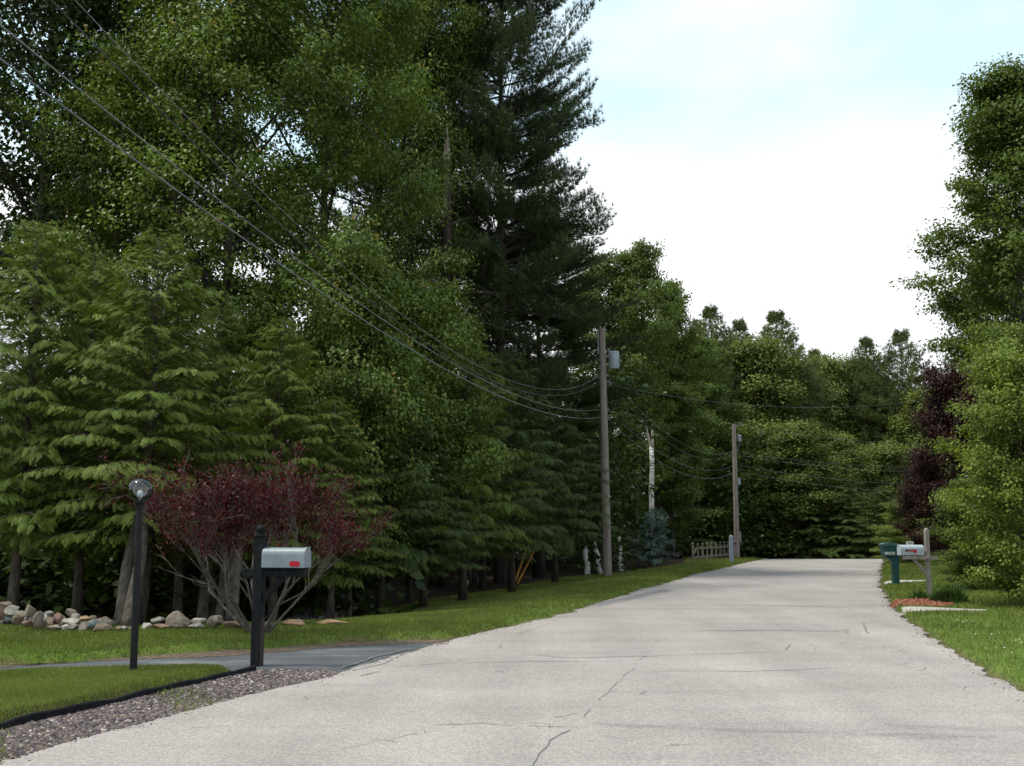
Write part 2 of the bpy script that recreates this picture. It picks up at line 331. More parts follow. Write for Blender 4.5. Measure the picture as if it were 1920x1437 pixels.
# beyond the crest the road keeps bending to the right
RL += [Vector((14.5, 60)), Vector((19, 70)), Vector((26, 82)), Vector((36, 94))]
RR += [Vector((21.5, 60)), Vector((26, 69)), Vector((32.5, 79)), Vector((41, 89))]
def densify(pl, step, jit, seed):
    r = random.Random(seed); out = []
    for a, b in zip(pl[:-1], pl[1:]):
        n = max(1, int((b - a).length / step)); t = (b - a); nn = Vector((-t.y, t.x)).normalized()
        for i in range(n):
            p = a + t * (i / n)
            k = mnoise.fractal(Vector((p.x * 1.3, p.y * 1.3, seed)), 1.0, 2.0, 3)
            out.append(p + nn * (k * jit * 1.6 + r.uniform(-jit, jit) * 0.35))
    out.append(pl[-1]); return out
def poly_from(lst, step=0.15, jit=0.03, seed=1, close=True):
    p = [Vector(q) for q in lst]; return densify(p + ([p[0]] if close else []), step, jit, seed)[:-1]
LLd = densify(RL, 0.12, 0.07, 3); RRd = densify(RR, 0.12, 0.09, 4)
ROAD = np.array([tuple(p) for p in LLd] + [tuple(p) for p in RRd[::-1]])
drive_px = [(-700, 1262), (-300, 1255), (0, 1249), (67, 1246), (134, 1240), (200, 1236), (320, 1231), (434, 1227), (540, 1219), (640, 1211), (740, 1205), (815, 1201),
            (870, 1206), (820, 1222), (760, 1240), (680, 1262), (600, 1274), (520, 1262), (503, 1256), (470, 1250), (384, 1244), (250, 1246), (67, 1252), (0, 1257), (-300, 1266), (-700, 1275)]
def w2z(lst, z0): return [G0(u, v, z0 if 0 <= i else 0).xy for i, (u, v) in enumerate(lst)]
DRIVE_W = [G0(u, v, 0.07 if i >= 19 else 0.0).xy for i, (u, v) in enumerate(drive_px)]
DRIVE = np.array([tuple(p) for p in poly_from(DRIVE_W, 0.2, 0.02, 7)])
edge_px = [(-420, 1470), (-200, 1418), (-60, 1385), (0, 1369), (60, 1353), (110, 1343), (150, 1334), (210, 1320), (270, 1304), (330, 1291), (400, 1275), (440, 1266), (478, 1258)]
EDGE = [G0(u, v).xy for u, v in edge_px]
grav = [tuple(p) for p in EDGE] + [tuple(G0(500, 1257).xy), tuple(G0(560, 1256).xy), tuple(G0(620, 1256).xy), tuple(G0(640, 1262).xy)] + \
       [tuple(p) for p in w2([(600, 1274), (520, 1290), (440, 1310), (350, 1334), (270, 1356), (190, 1376), (110, 1396), (0, 1432), (-160, 1464), (-330, 1504)])]
GRAV = np.array(grav)
soil_px = [(-300, 1254), (0, 1247), (134, 1241), (250, 1231), (367, 1222), (468, 1216), (560, 1210), (640, 1204), (740, 1200), (845, 1198), (860, 1204), (740, 1207), (640, 1212), (434, 1229), (200, 1238), (0, 1250), (-300, 1257)]
SOIL = np.array([tuple(p) for p in poly_from(w2(soil_px), 0.2, 0.06, 9)])
mulch_px = [(1662, 1134), (1690, 1129), (1750, 1128), (1785, 1132), (1796, 1137), (1775, 1143), (1720, 1141), (1675, 1138)]
MULCH = np.array([tuple(p) for p in poly_from(w2(mulch_px), 0.15, 0.05, 11)])
strip_px = [(1690, 1143), (1730, 1144), (1780, 1147), (1850, 1151), (1850, 1153), (1760, 1151), (1715, 1152), (1697, 1150)]
STRIP = np.array([tuple(p) for p in poly_from(w2(strip_px), 0.2, 0.03, 12)])
strip2_px = [(1655, 1095), (1690, 1092), (1740, 1093), (1740, 1095), (1695, 1096), (1660, 1099)]
STRIP2 = np.array([tuple(p) for p in poly_from(w2(strip2_px), 0.3, 0.03, 13)])
# tree line: lawn on the road side, forest floor behind
line_px = [(-500, 1150), (-100, 1150), (0, 1166), (60, 1180), (116, 1189), (280, 1181), (420, 1178), (520, 1174), (640, 1166), (700, 1120), (790, 1105), (930, 1088), (1064, 1068), (1174, 1061), (1290, 1056)]
LAWN_L = [tuple(p) for p in w2(line_px)] + [(9, 56), (12.5, 57), (14, 60), (14, 57), (11, 50), (5, 28), (0, 15), (-4, 10), (-9, -4), (-40, -4), (-40, 14)]
LAWN_L = np.array(LAWN_L)
LAWN_R = np.array([(0, -4), (3, 9), (5, 20), (9, 33), (17, 56), (24, 62), (30, 60), (30, 20), (30, -4)])

def inside(poly, x, y):
    r = np.zeros(x.shape, bool); j = len(poly) - 1
    for i in range(len(poly)):
        xi, yi = poly[i]; xj, yj = poly[j]
        if yi != yj:
            r ^= ((yi > y) != (yj > y)) & (x < (xj - xi) * (y - yi) / (yj - yi) + xi)
        j = i
    return r
def dist(poly, x, y, closed=True):
    d = np.full(x.shape, 1e9); n = len(poly)
    for i in range(n if closed else n - 1):
        ax, ay = poly[i]; bx, by = poly[(i + 1) % n]; vx, vy = bx - ax, by - ay; q = vx * vx + vy * vy
        if q < 1e-12: continue
        t = np.clip(((x - ax) * vx + (y - ay) * vy) / q, 0, 1)
        d = np.minimum(d, (x - ax - t * vx) ** 2 + (y - ay - t * vy) ** 2)
    return np.sqrt(d)
def sdist(poly, x, y): d = dist(poly, x, y); return np.where(inside(poly, x, y), -d, d)
def sstep(a, b, x): t = np.clip((x - a) / (b - a), 0, 1); return t * t * (3 - 2 * t)
RLa = np.array([tuple(p) for p in RL]); ROADC = np.array([tuple(p) for p in RL] + [tuple(p) for p in RR[::-1]])
SOILc = np.array([tuple(p) for p in w2(soil_px)])
GRAVc, DRIVEc = GRAV, np.array([tuple(p) for p in DRIVE_W])
def crest(y):
    e = np.maximum(0, y - 52.0); z = -0.0032 * e * e
    return np.where(e > 30, -0.0032 * 900 - 0.11 * (1 - np.exp(-(e - 30) / 30)) * 30, z)
def Tz(x, y, sheets=True):
    x = np.asarray(x, float); y = np.asarray(y, float)
    z = crest(y)
    dr = sdist(ROADC, x, y)
    left = x < np.interp(y, RLa[:, 1], RLa[:, 0])
    # left lawn falls away behind the bright rim; right lawn rises a little
    z = z - np.where(left, 0.34 * sstep(0.9, 5.0, dr) * sstep(15.5, 21, y) * (1 - sstep(44, 54, y)), 0)
    z = z + np.where(~left, 0.10 * sstep(0.3, 4.0, dr), 0)
    z = z + 0.02 * np.sin(x * 0.7 + 1) * np.cos(y * 0.5) * sstep(0.3, 2, dr)
    if sheets:
        dl = np.minimum(np.minimum(np.minimum(dr, sdist(GRAVc, x, y)), sdist(DRIVEc, x, y)), sdist(SOILc, x, y))
        lip = np.where((x < 0) & (y < 20), 0.085, 0.04)
        z = z - 0.05 + (0.05 + lip) * sstep(0.0, 0.2, dl)
    return z
def tz(x, y): return float(Tz(np.array([x]), np.array([y]))[0])
def GT(u, v):
    z = 0.0
    for _ in range(6):
        p = G0(u, v, z); z = tz(p.x, p.y)
    return G0(u, v, z)

def axis(segs):
    out = [segs[0][0]]
    for a, b, s in segs:
        n = max(1, int(round((b - a) / s))); out += list(np.linspace(a, b, n + 1)[1:])
    return np.array(out)
xs = axis([(-900, -200, 100), (-200, -60, 20), (-60, -20, 2.5), (-20, -9, 0.5), (-9, 9, 0.11), (9, 22, 0.3), (22, 60, 2), (60, 200, 20), (200, 900, 100)])
ys = axis([(-60, -6, 6), (-6, 5, 1), (5, 20, 0.11), (20, 60, 0.4), (60, 120, 2), (120, 260, 20), (260, 1500, 120)])
X, Y = np.meshgrid(xs, ys); Z = Tz(X.ravel(), Y.ravel())
nx, ny = len(xs), len(ys)
idx = np.arange(nx * ny).reshape(ny, nx)
Fg = np.stack([idx[:-1, :-1], idx[:-1, 1:], idx[1:, 1:], idx[1:, :-1]], -1).reshape(-1, 4)
gme = np_mesh('ground', np.stack([X.ravel(), Y.ravel(), Z], 1), Fg)
gme.polygons.foreach_set('use_smooth', np.ones(len(gme.polygons), bool))
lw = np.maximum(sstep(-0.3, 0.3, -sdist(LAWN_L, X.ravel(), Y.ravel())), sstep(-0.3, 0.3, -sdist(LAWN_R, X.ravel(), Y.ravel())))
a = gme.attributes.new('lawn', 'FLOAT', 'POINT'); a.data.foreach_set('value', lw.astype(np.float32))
so = 1 - sstep(0.02, 0.14, np.minimum(np.minimum(np.abs(sdist(ROADC, X.ravel(), Y.ravel())), sdist(GRAVc, X.ravel(), Y.ravel())), sdist(SOIL, X.ravel(), Y.ravel())))
a = gme.attributes.new('soil', 'FLOAT', 'POINT'); a.data.foreach_set('value', so.astype(np.float32))
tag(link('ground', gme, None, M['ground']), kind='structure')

def sheet(name, poly, off, m, res=0.5, skirt=0.06):
    """polygon laid on the ground, triangulated with inner points so that it follows the slope"""
    bm = bmesh.new(); vs = [bm.verts.new((p[0], p[1], 0)) for p in poly]; bm.faces.new(vs)
    ymin, ymax = poly[:, 1].min(), poly[:, 1].max(); yy = ymin + res
    while yy < ymax:
        bmesh.ops.bisect_plane(bm, geom=bm.verts[:] + bm.edges[:] + bm.faces[:], plane_co=(0, yy, 0), plane_no=(0, 1, 0)); yy += res * (1 + max(0, yy) / 25)
    if poly[:, 0].max() - poly[:, 0].min() < 6:
        xx = poly[:, 0].min() + 0.13
        while xx < poly[:, 0].max():
            bmesh.ops.bisect_plane(bm, geom=bm.verts[:] + bm.edges[:] + bm.faces[:], plane_co=(xx, 0, 0), plane_no=(1, 0, 0)); xx += 0.13
    bmesh.ops.triangulate(bm, faces=bm.faces[:])
    co = np.array([v.co[:] for v in bm.verts]); zz = crest(co[:, 1]) + off if name in ('road', 'driveway', 'gravel_bed', 'soil_strip') else Tz(co[:, 0], co[:, 1]) + off
    for v, z in zip(bm.verts, zz): v.co.z = z
    bd = [e for e in bm.edges if e.is_boundary]
    ex = bmesh.ops.extrude_edge_only(bm, edges=bd)
    for g in ex['geom']:
        if isinstance(g, bmesh.types.BMVert): g.co.z -= skirt
    bmesh.ops.recalc_face_normals(bm, faces=bm.faces[:])
    me = bpy.data.meshes.new(name); bm.to_mesh(me); bm.free()
    return tag(link(name, me, None, m), kind='structure')
road = sheet('road', ROAD, 0.0, M['road'], 1.0)
sheet('driveway', DRIVE, -0.012, M['driveway'], 0.6)
sheet('gravel_bed', GRAV, -0.018, M['soil'], 0.6)
sheet('soil_strip', SOIL, -0.006, M['soil'], 0.4)
sheet('mulch_ground', MULCH, 0.012, M['mulch'], 0.6)
sheet('sandy_path', STRIP, 0.02, M['sand'], 0.1)
sheet('sandy_path_far', STRIP2, 0.022, M['sand'], 0.8)

# cracks and tar streaks lying on the road
def ribbon(mb, px, w, seed, step=0.12, wob=0.03, gaps=0.0):
    r = random.Random(seed); pl = densify([G0(u, v).xy for u, v in px], step, wob, seed)
    for a, b in zip(pl[:-1], pl[1:]):
        if r.random() < gaps: continue
        t = (b - a).normalized(); n = Vector((-t.y, t.x)); w0 = w * r.uniform(0.35, 1.0); w1 = w * r.uniform(0.35, 1.0)
        z0 = float(crest(np.array(a.y))) + 0.004; b2 = b + t * 0.01
        mb.add([(a + n * w0).to_3d() + Vector((0, 0, z0)), (a - n * w0).to_3d() + Vector((0, 0, z0)), (b2 - n * w1).to_3d() + Vector((0, 0, z0)), (b2 + n * w1).to_3d() + Vector((0, 0, z0))], [[0, 1, 2, 3]])
cracks = [([(990, 1440), (1010, 1418), (1042, 1390), (1068, 1370)], 0.007, 0.0), ([(1082, 1358), (1110, 1322), (1160, 1285), (1188, 1252), (1230, 1205), (1275, 1190)], 0.005, 0.35),
          ([(640, 1252), (700, 1232), (760, 1218), (845, 1205)], 0.02, 0.02), ([(665, 1258), (720, 1244), (760, 1228)], 0.01, 0.15),
          ([(740, 1250), (830, 1244), (870, 1237)], 0.008, 0.2), ([(900, 1225), (935, 1214), (940, 1208)], 0.008, 0.3), ([(972, 1188), (1000, 1180), (1030, 1170)], 0.008, 0.25),
          ([(676, 1268), (712, 1260)], 0.012, 0.1), ([(820, 1360), (900, 1358), (960, 1362), (1060, 1364)], 0.008, 0.1), ([(250, 1364), (420, 1363), (640, 1362)], 0.004, 0.35),
          ([(1476, 1220), (1480, 1208)], 0.01, 0.1), ([(1618, 1168), (1628, 1188)], 0.014, 0.05), ([(1590, 1180), (1592, 1190)], 0.01, 0.1),
          ([(640, 1405), (720, 1390), (800, 1370)], 0.004, 0.3), ([(1210, 1262), (1340, 1248), (1480, 1245)], 0.003, 0.5), ([(1500, 1200), (1530, 1212), (1528, 1220)], 0.004, 0.3),
          ([(1340, 1134), (1450, 1136)], 0.01, 0.3), ([(1380, 1182), (1500, 1182)], 0.009, 0.35)]
mb = MB()
for i, (px, w, g) in enumerate(cracks): ribbon(mb, px, w, i + 3, gaps=g)
r = random.Random(8)
for _ in range(26):                       # short hairline cracks, denser near the edges
    if r.random() < 0.5: u = r.uniform(1500, 1850); v = 1150 + (u - 1600) * 0.45 + r.uniform(10, 60)
    else: u = r.uniform(300, 1600); v = r.uniform(1120, 1420)
    p = G0(u, v).xy
    if sdist(ROADC, np.array([p.x]), np.array([p.y]))[0] > -0.3: continue
    s_ = 16 * 12 / p.y; ribbon(mb, [(u, v), (u + r.uniform(-1.5, 1.5) * s_, v + r.uniform(-.3, .3) * s_), (u + r.uniform(-2, 2) * s_, v + r.uniform(-.5, .5) * s_)], 0.005, r.randint(1, 999), gaps=0.2)
mb.build('crack', M['crack'], road)
def streak(px, w, seed):
    pl = densify([G0(u, v).xy for u, v in px], 0.25, 0.05, seed); V = []; Fs = []; E = []
    for i, p in enumerate(pl):
        t = (pl[min(i + 1, len(pl) - 1)] - pl[max(0, i - 1)]).normalized(); n = Vector((-t.y, t.x)); z = float(crest(np.array(p.y))) + 0.0025
        for k, e in ((-1, 0), (0, 1), (1, 0)):
            q = p + n * k * w; V.append((q.x, q.y, z)); E.append(e * min(1, i / 4, (len(pl) - 1 - i) / 4))
        if i: b = 3 * i; Fs += [(b - 3, b, b + 1, b - 2), (b - 2, b + 1, b + 2, b - 1)]
    return np.array(V), np.array(Fs), np.array(E)
parts = [streak(px, w, 20 + i) for i, (px, w) in enumerate([
    ([(1085, 1352), (1200, 1362), (1330, 1368)], 0.10), ([(1540, 1372), (1700, 1382), (1930, 1386)], 0.16), ([(1240, 1362), (1420, 1372), (1600, 1376)], 0.09), ([(1640, 1360), (1760, 1364), (1900, 1372)], 0.08),
    ([(1455, 1392), (1520, 1390)], 0.12), ([(735, 1252), (840, 1244), (1000, 1240), (1200, 1242)], 0.05), ([(970, 1224), (1060, 1234), (1330, 1228)], 0.06),
    ([(1260, 1184), (1420, 1182), (1620, 1186)], 0.12), ([(1540, 1184), (1600, 1182)], 0.2), ([(1330, 1132), (1440, 1136), (1600, 1140)], 0.14), ([(1280, 1228), (1480, 1222)], 0.12),
    ([(960, 1356), (1040, 1364)], 0.2), ([(1100, 1140), (1260, 1104)], 0.3), ([(1600, 1116), (1650, 1116)], 0.1), ([(1450, 1078), (1500, 1078)], 0.3), ([(1200, 1258), (1400, 1260), (1640, 1250)], 0.05)])]
V = []; Fs = []; E = []; b = 0
for v, f, e in parts: V.append(v); Fs.append(f + b); E.append(e); b += len(v)
sme = np_mesh('streak', np.concatenate(V), np.concatenate(Fs))
at = sme.attributes.new('edge', 'FLOAT', 'POINT'); at.data.foreach_set('value', np.concatenate(E).astype(np.float32))
link('tar_streak', sme, road, M['stain'])

# black plastic edging between the near lawn and the gravel
mb = MB(); pl = densify(EDGE, 0.15, 0.015, 31); V = []; Fs = []
for i, p in enumerate(pl):
    t = (pl[min(i + 1, len(pl) - 1)] - pl[max(0, i - 1)]).normalized(); n = Vector((-t.y, t.x)); h = 0.05 + 0.03 * mnoise.noise(Vector((p.x, p.y, 0)) * 2)
    for k, zz in ((-0.022, -0.05), (-0.018, h - 0.01), (-0.008, h), (0.008, h), (0.018, h - 0.01), (0.022, -0.05)):
        q = p - n * k; V.append((q.x, q.y, zz))
    if i: b = 6 * i; Fs += [[b - 6 + k, b + k, b + k + 1, b - 5 + k] for k in range(5)]
tag(mb.add(V, Fs).build('lawn_edging', M['edging'], None, smooth=False), 'low black plastic edging between the near lawn and the purple gravel', 'edging')

# ---------------------------------------------------------------- gravel, mulch chips, grass (stuff)
def in_poly_pts(poly, n, rng, dens=None):
    mn, mxx = poly.min(0), poly.max(0); out = []; c = 0
    while c < n:
        p = rng.uniform(mn, mxx, (n * 2, 2)); k = inside(poly, p[:, 0], p[:, 1])
        if dens is not None: k &= rng.random(len(p)) < dens(p)
        out.append(p[k]); c += k.sum()
        if not k.any(): break
    return np.concatenate(out)[:n]
def pebble_t(seed):
    bm = bmesh.new(); bmesh.ops.create_icosphere(bm, subdivisions=1, radius=1); r = random.Random(seed)
    for v in bm.verts: v.co *= r.uniform(0.7, 1.15); v.co.z *= 0.6
    bm.verts.index_update(); V = np.array([v.co[:] for v in bm.verts]); Fc = np.array([[v.index for v in f.verts] for f in bm.faces]); bm.free(); return V, Fc
rng = np.random.default_rng(3)
gravcols = leafmat('purple_gravel', [(0.035, 0.03, 0.034), (0.08, 0.065, 0.068), (0.13, 0.102, 0.10), (0.18, 0.125, 0.095), (0.4, 0.36, 0.33)], [0, 0.35, 0.68, 0.9, 1], 0.0, 0.85)
def gravel(name, poly, n, smin, smax, m, dens=None, z0=-0.012, flat=None):
    P = in_poly_pts(poly, n, rng, dens); n = len(P); parts = []
    if not n: return
    for s in range(4):
        TV, TF = pebble_t(s + 40)
        if flat is not None: TV = TV * np.array(flat)
        q = P[s::4]; k = len(q); sc = rng.uniform(smin, smax, k) ** 1.0
        pos = np.stack([q[:, 0], q[:, 1], (crest(q[:, 1]) + z0 if z0 < 0 else Tz(q[:, 0], q[:, 1]) + z0) + sc * 0.3 * (1 if flat is None else 0.4)], 1)
        d = rng.normal(size=(k, 3)); d[:, 2] *= 0.3; up = np.tile([0, 0, 1.0], (k, 1)) + rng.normal(size=(k, 3)) * 0.35
        parts.append(scatter(TV, TF, pos, d, up, sc, rng.random(k)))
    V, Fc, T = join(parts); o = link(name, np_mesh(name, V, Fc, T), None, m); tag(o, kind='stuff'); return o
dgr = lambda p: np.clip(1.15 - np.maximum(0, p[:, 1] - 12) * 0.1, 0.4, 1) * (p[:, 1] > 5)
tag(gravel('gravel', GRAV, 21000, 0.006, 0.028, gravcols, dgr), 'purplish grey gravel between the lawn edging and the road', 'gravel')
# stray pebbles and crumbs along the road edges
edgeband = np.array([tuple(p) for p in LLd if p.y > 7 and p.y < 40] + [(p.x - 0.15, p.y) for p in LLd[::-1] if 7 < p.y < 40])
stray = []
for pl_, sgn in ((LLd, 1), (RRd, -1)):
    q = np.array([tuple(p) for p in pl_ if 6 < p.y < 45]); k = rng.integers(0, len(q), 1600)
    stray.append(q[k] + np.stack([sgn * np.abs(rng.normal(0, 0.09, 1600)) - sgn * 0.04, rng.normal(0, 0.1, 1600)], 1))
q = np.concatenate(stray); k = len(q); TV, TF = pebble_t(77); sc = rng.uniform(0.003, 0.012, k)
pos = np.stack([q[:, 0], q[:, 1], np.maximum(crest(q[:, 1]), Tz(q[:, 0], q[:, 1]) * 0) + sc * 0.4], 1)
d = rng.normal(size=(k, 3)); d[:, 2] *= 0.2
v_, f_, t_ = scatter(TV, TF, pos, d, np.tile([0, 0, 1.0], (k, 1)), sc, rng.random(k))
crumbm = leafmat('road_grit', [(0.13, 0.10, 0.08), (0.24, 0.19, 0.155), (0.34, 0.3, 0.26)], None, 0.0, 0.9)
tag(link('grit', np_mesh('grit', v_, f_, t_), None, crumbm), 'crumbs of grit and soil along both road edges', 'grit', kind='stuff')
mulchm = leafmat('mulch_chip', [(0.11, 0.035, 0.022), (0.27, 0.095, 0.055), (0.42, 0.21, 0.14)], None, 0.0, 0.85)
tag(gravel('mulch_chips', MULCH, 2600, 0.02, 0.045, mulchm, None, 0.012, flat=(1.3, 0.45, 0.35)), 'orange red wood chip mulch in front of the pale mailbox post', 'mulch')
pebblem = leafmat('grey_rubble', [(0.06, 0.058, 0.055), (0.13, 0.125, 0.12), (0.26, 0.25, 0.24)], None, 0.0, 0.9)
RUB = np.array([tuple(GT(u, v).xy) for u, v in [(560, 1166), (640, 1160), (668, 1142), (690, 1122), (640, 1120), (590, 1135), (545, 1150)]])
tag(gravel('stone_rubble', RUB, 1500, 0.03, 0.09, pebblem, None, 0.01), 'grey stone rubble heaped in the shade beside the lawn', 'rubble')

TVb = np.array([[0, -0.5, 0], [0, 0.5, 0], [0.5, 0.32, 0.06], [0.5, -0.32, 0.06], [1, 0, 0.22]]); TFb = np.array([[0, 1, 2], [0, 2, 3], [3, 2, 4]])
def grass(name, poly, n, h, w, seed, label, excl=(), dens=None, m='grass', cut=0.0):
    rg = np.random.default_rng(seed); P = in_poly_pts(poly, n, rg, dens)
    keep = sdist(ROADC, P[:, 0], P[:, 1]) > 0.0 + rg.normal(0, 0.035, len(P))
    for e in (DRIVEc, GRAVc) + tuple(excl): keep &= sdist(e, P[:, 0], P[:, 1]) > rg.uniform(-0.03, 0.05, len(P))
    P = P[keep]; k = len(P); z = Tz(P[:, 0], P[:, 1])
    d = np.stack([rg.normal(0, 0.35, k), rg.normal(0, 0.35, k), np.ones(k)], 1)
    far = np.clip(P[:, 1] / 12, 0.8, 3.2)
    sc = np.stack([rg.uniform(h * 0.55, h * 1.2, k) * np.clip(far, 1, 1.3), w * far * rg.uniform(0.7, 1.3, k), np.full(k, h)], 1)
    a = rg.uniform(0, 2 * math.pi, k); up = np.stack([np.cos(a), np.sin(a), np.zeros(k)], 1)
    pn = np.array([mnoise.fractal(Vector((x * 1.1, y * 1.1, 3.0)), 1, 2, 3) for x, y in P[::8]]); pn = np.repeat(pn, 8)[:k]
    if len(pn) < k: pn = np.pad(pn, (0, k - len(pn)))
    T = np.clip(0.45 + 0.16 * rg.normal(size=k) + 0.55 * pn, 0, 0.92); T[rg.random(k) < 0.03] = 1.0
    P3 = np.stack([P[:, 0], P[:, 1], z - 0.004], 1)
    V, Fc, T = scatter(TVb, TFb, P3, d, up, sc, T)
    o = link(name, np_mesh(name, V, Fc, T), None, M[m]); tag(o, label, 'grass', kind='stuff'); return o
near = np.array([tuple(G0(u, v, 0.06 if v < 1257 else 0.0).xy) for u, v in [(-260, 1255), (0, 1256), (250, 1240), (384, 1238), (460, 1244), (505, 1254), (484, 1259), (400, 1275), (270, 1303), (110, 1341), (0, 1366), (-150, 1410), (-300, 1440)]])
grass('grass', near, 120000, 0.04, 0.006, 1, 'short mown grass of the near lawn around the lamp post')
SOILc = np.array([tuple(p) for p in w2(soil_px)])
mid = np.array([tuple(G0(u, v).xy) for u, v in [(-260, 1262), (0, 1256), (134, 1250), (250, 1244), (367, 1236), (640, 1220), (860, 1206), (950, 1176), (960, 1150), (640, 1150), (640, 1168), (420, 1177), (280, 1180), (116, 1189), (40, 1176), (-100, 1150), (-260, 1150)]])
grass('grass', mid, 120000, 0.042, 0.008, 2, 'bright mown grass between the driveway and the rocks', excl=(SOILc,))
grass('grass', SOILc, 1800, 0.05, 0.008, 12, 'scattered grass tufts in the brown strip above the driveway')
rim = [Vector((p[0], p[1])) for p in RLa if 12 < p[1] < 56]
farl = np.array([(p.x + 0.1, p.y) for p in rim] + [(12.5, 57), (9, 56)] + [tuple(p) for p in w2([(1290, 1056), (1174, 1061), (1064, 1068), (930, 1088), (790, 1105), (700, 1120), (640, 1150), (850, 1196)])])
grass('grass', farl, 130000, 0.05, 0.009, 4, 'shaded mown lawn between the tree line and the road')
rr = [tuple(p) for p in RR if 6 < p.y < 60]
rlawn = np.array([(4.0, 7.5)] + rr + [(24, 60), (24, 30), (15, 12), (9, 7.5)])
grass('grass', rlawn, 190000, 0.055, 0.008, 5, 'mown lawn on the right of the road', excl=(MULCH, STRIP, STRIP2), dens=lambda p: np.clip(1.3 - p[:, 1] / 60, 0.3, 1))
# thin weeds growing through the gravel
wd = in_poly_pts(GRAV, 600, rng, lambda p: np.exp(-((np.sin(p[:, 0] * 3.1 + p[:, 1] * 1.7) - 1) / 0.25) ** 2) * (p[:, 1] < 10.6))
k = len(wd); d = np.stack([rng.normal(0, 0.8, k), rng.normal(0, 0.8, k), np.ones(k)], 1); up = rng.normal(size=(k, 3))
v_, f_, t_ = scatter(TVb, TFb, np.stack([wd[:, 0], wd[:, 1], np.zeros(k)], 1), d, up, np.stack([rng.uniform(0.03, 0.07, k), np.full(k, 0.009), np.full(k, 0.05)], 1), rng.uniform(0, 0.9, k))
tag(link('weeds', np_mesh('weeds', v_, f_, t_), None, M['grass']), 'thin green weeds sprouting through the purple gravel', 'weeds', kind='stuff')
# white clover heads in the right lawn
cl = np.array([tuple(GT(u, v).xy) for u, v in [(1795, 1168), (1812, 1170), (1824, 1170), (1806, 1172), (1830, 1196), (1912, 1206), (1905, 1208), (1916, 1212), (1860, 1196), (1850, 1180), (1898, 1232), (1884, 1222)]])
TV, TF = pebble_t(5); k = len(cl)
v_, f_, t_ = scatter(TV, TF, np.stack([cl[:, 0], cl[:, 1], Tz(cl[:, 0], cl[:, 1]) + 0.05], 1), np.tile([1.0, 0, 0], (k, 1)), np.tile([0, 0, 1.0], (k, 1)), np.full(k, 0.013), rng.random(k))
tag(link('clover_flowers', np_mesh('clover_flowers', v_, f_, t_), None, leafmat('clover_white', [(0.5, 0.5, 0.45), (0.7, 0.7, 0.65)], None, 0.1, 0.8)), 'tiny white clover heads dotted in the right lawn', 'flowers', kind='stuff')

# ---------------------------------------------------------------- foliage templates
def frond_template(n=9, sub=3):
    """flat feathery hemlock spray, x = length 1, drooping"""
    V = []; Fc = []
    def kite(p, d, l, w):
        p = np.array(p, float); d = np.array(d, float); d /= np.linalg.norm(d); s = np.cross([0, 0, 1.0], d); s /= np.linalg.norm(s); b = len(V)
        V.extend([p, p + d * l * 0.35 + s * w - [0, 0, 0.02 * l], p + d * l - [0, 0, 0.12 * l], p + d * l * 0.35 - s * w - [0, 0, 0.02 * l]]); Fc.append([b, b + 1, b + 2, b + 3])
    zz = lambda x: -0.30 * x * x
    for i in range(1, n + 1):
        x = i / n * 0.95
        for sg in (-1, 1):
            l = 0.42 * (1 - x) ** 0.75 * min(1, 0.55 + 1.8 * x) + 0.07
            a = R(52) * sg; d = (math.cos(a), math.sin(a), -0.16); p = (x - 0.03 * (sg > 0), 0, zz(x))
            kite(p, d, l, 0.030)
            for j in range(1, sub + 1):
                t = j / (sub + 1) * l * 0.95; q = (p[0] + d[0] * t, p[1] + d[1] * t, p[2] + d[2] * t)
                for s2 in (-1, 1):
                    a2 = a + s2 * R(48); kite(q, (math.cos(a2), math.sin(a2), -0.3), 0.2 * (1 - 0.45 * j / (sub + 1)), 0.026)
    kite((0.7, 0, zz(0.7)), (1, 0, -0.5), 0.36, 0.03)
    return np.array(V), np.array(Fc)
def tuft_template(n=12, seed=1, w=0.05, spread=1.0):
    r = np.random.default_rng(seed); V = []; Fc = []
    for i in range(n):
        a = 2 * math.pi * i / n * 2.4; s = r.uniform(0.35, 1.0) * spread
        d = np.array([1.0, s * math.cos(a), s * math.sin(a)]); d /= np.linalg.norm(d); q = np.cross(d, r.normal(size=3)); q /= np.linalg.norm(q)
        l = r.uniform(0.75, 1.1); b = len(V)
        V += [d * 0.02 - q * w * 0.6, d * 0.02 + q * w * 0.6, d * l + q * w * 0.25]; Fc.append([b, b + 1, b + 2])
    return np.array(V), np.array(Fc)
LEAF_V = np.array([[0, 0, 0], [0.42, 0.40, 0.07], [1.0, 0, -0.08], [0.42, -0.40, 0.07]]); LEAF_F = np.array([[0, 1, 2, 3]])

def limb(p, d, L_, up=0.0, droop=0.0, n=5, wob=0.08, r=random):
    pts = [Vector(p)]; d = Vector(d).normalized(); q = Vector(p)
    for i in range(n):
        t = i / (n - 1)
        d = (d + Vector((r.uniform(-wob, wob), r.uniform(-wob, wob), r.uniform(-wob, wob) + up / n - droop * t / n * 2))).normalized()
        q = q + d * L_ / n; pts.append(q.copy())
    return pts
def along(pts, t):
    f = t * (len(pts) - 1); i = min(int(f), len(pts) - 2); k = f - i
    return pts[i].lerp(pts[i + 1], k), (pts[i + 1] - pts[i]).normalized()

def trunk_path(H, r, bend=0.15, n=9):
    pts = []; ax = r.uniform(0, 6.28)
    for i in range(n):
        t = i / (n - 1); o = bend * math.sin(t * 3 + ax) * t
        pts.append(Vector((o * math.cos(ax), o * math.sin(ax) + r.uniform(-.03, .03) * H * 0.1 * t, t * H)))
    return pts

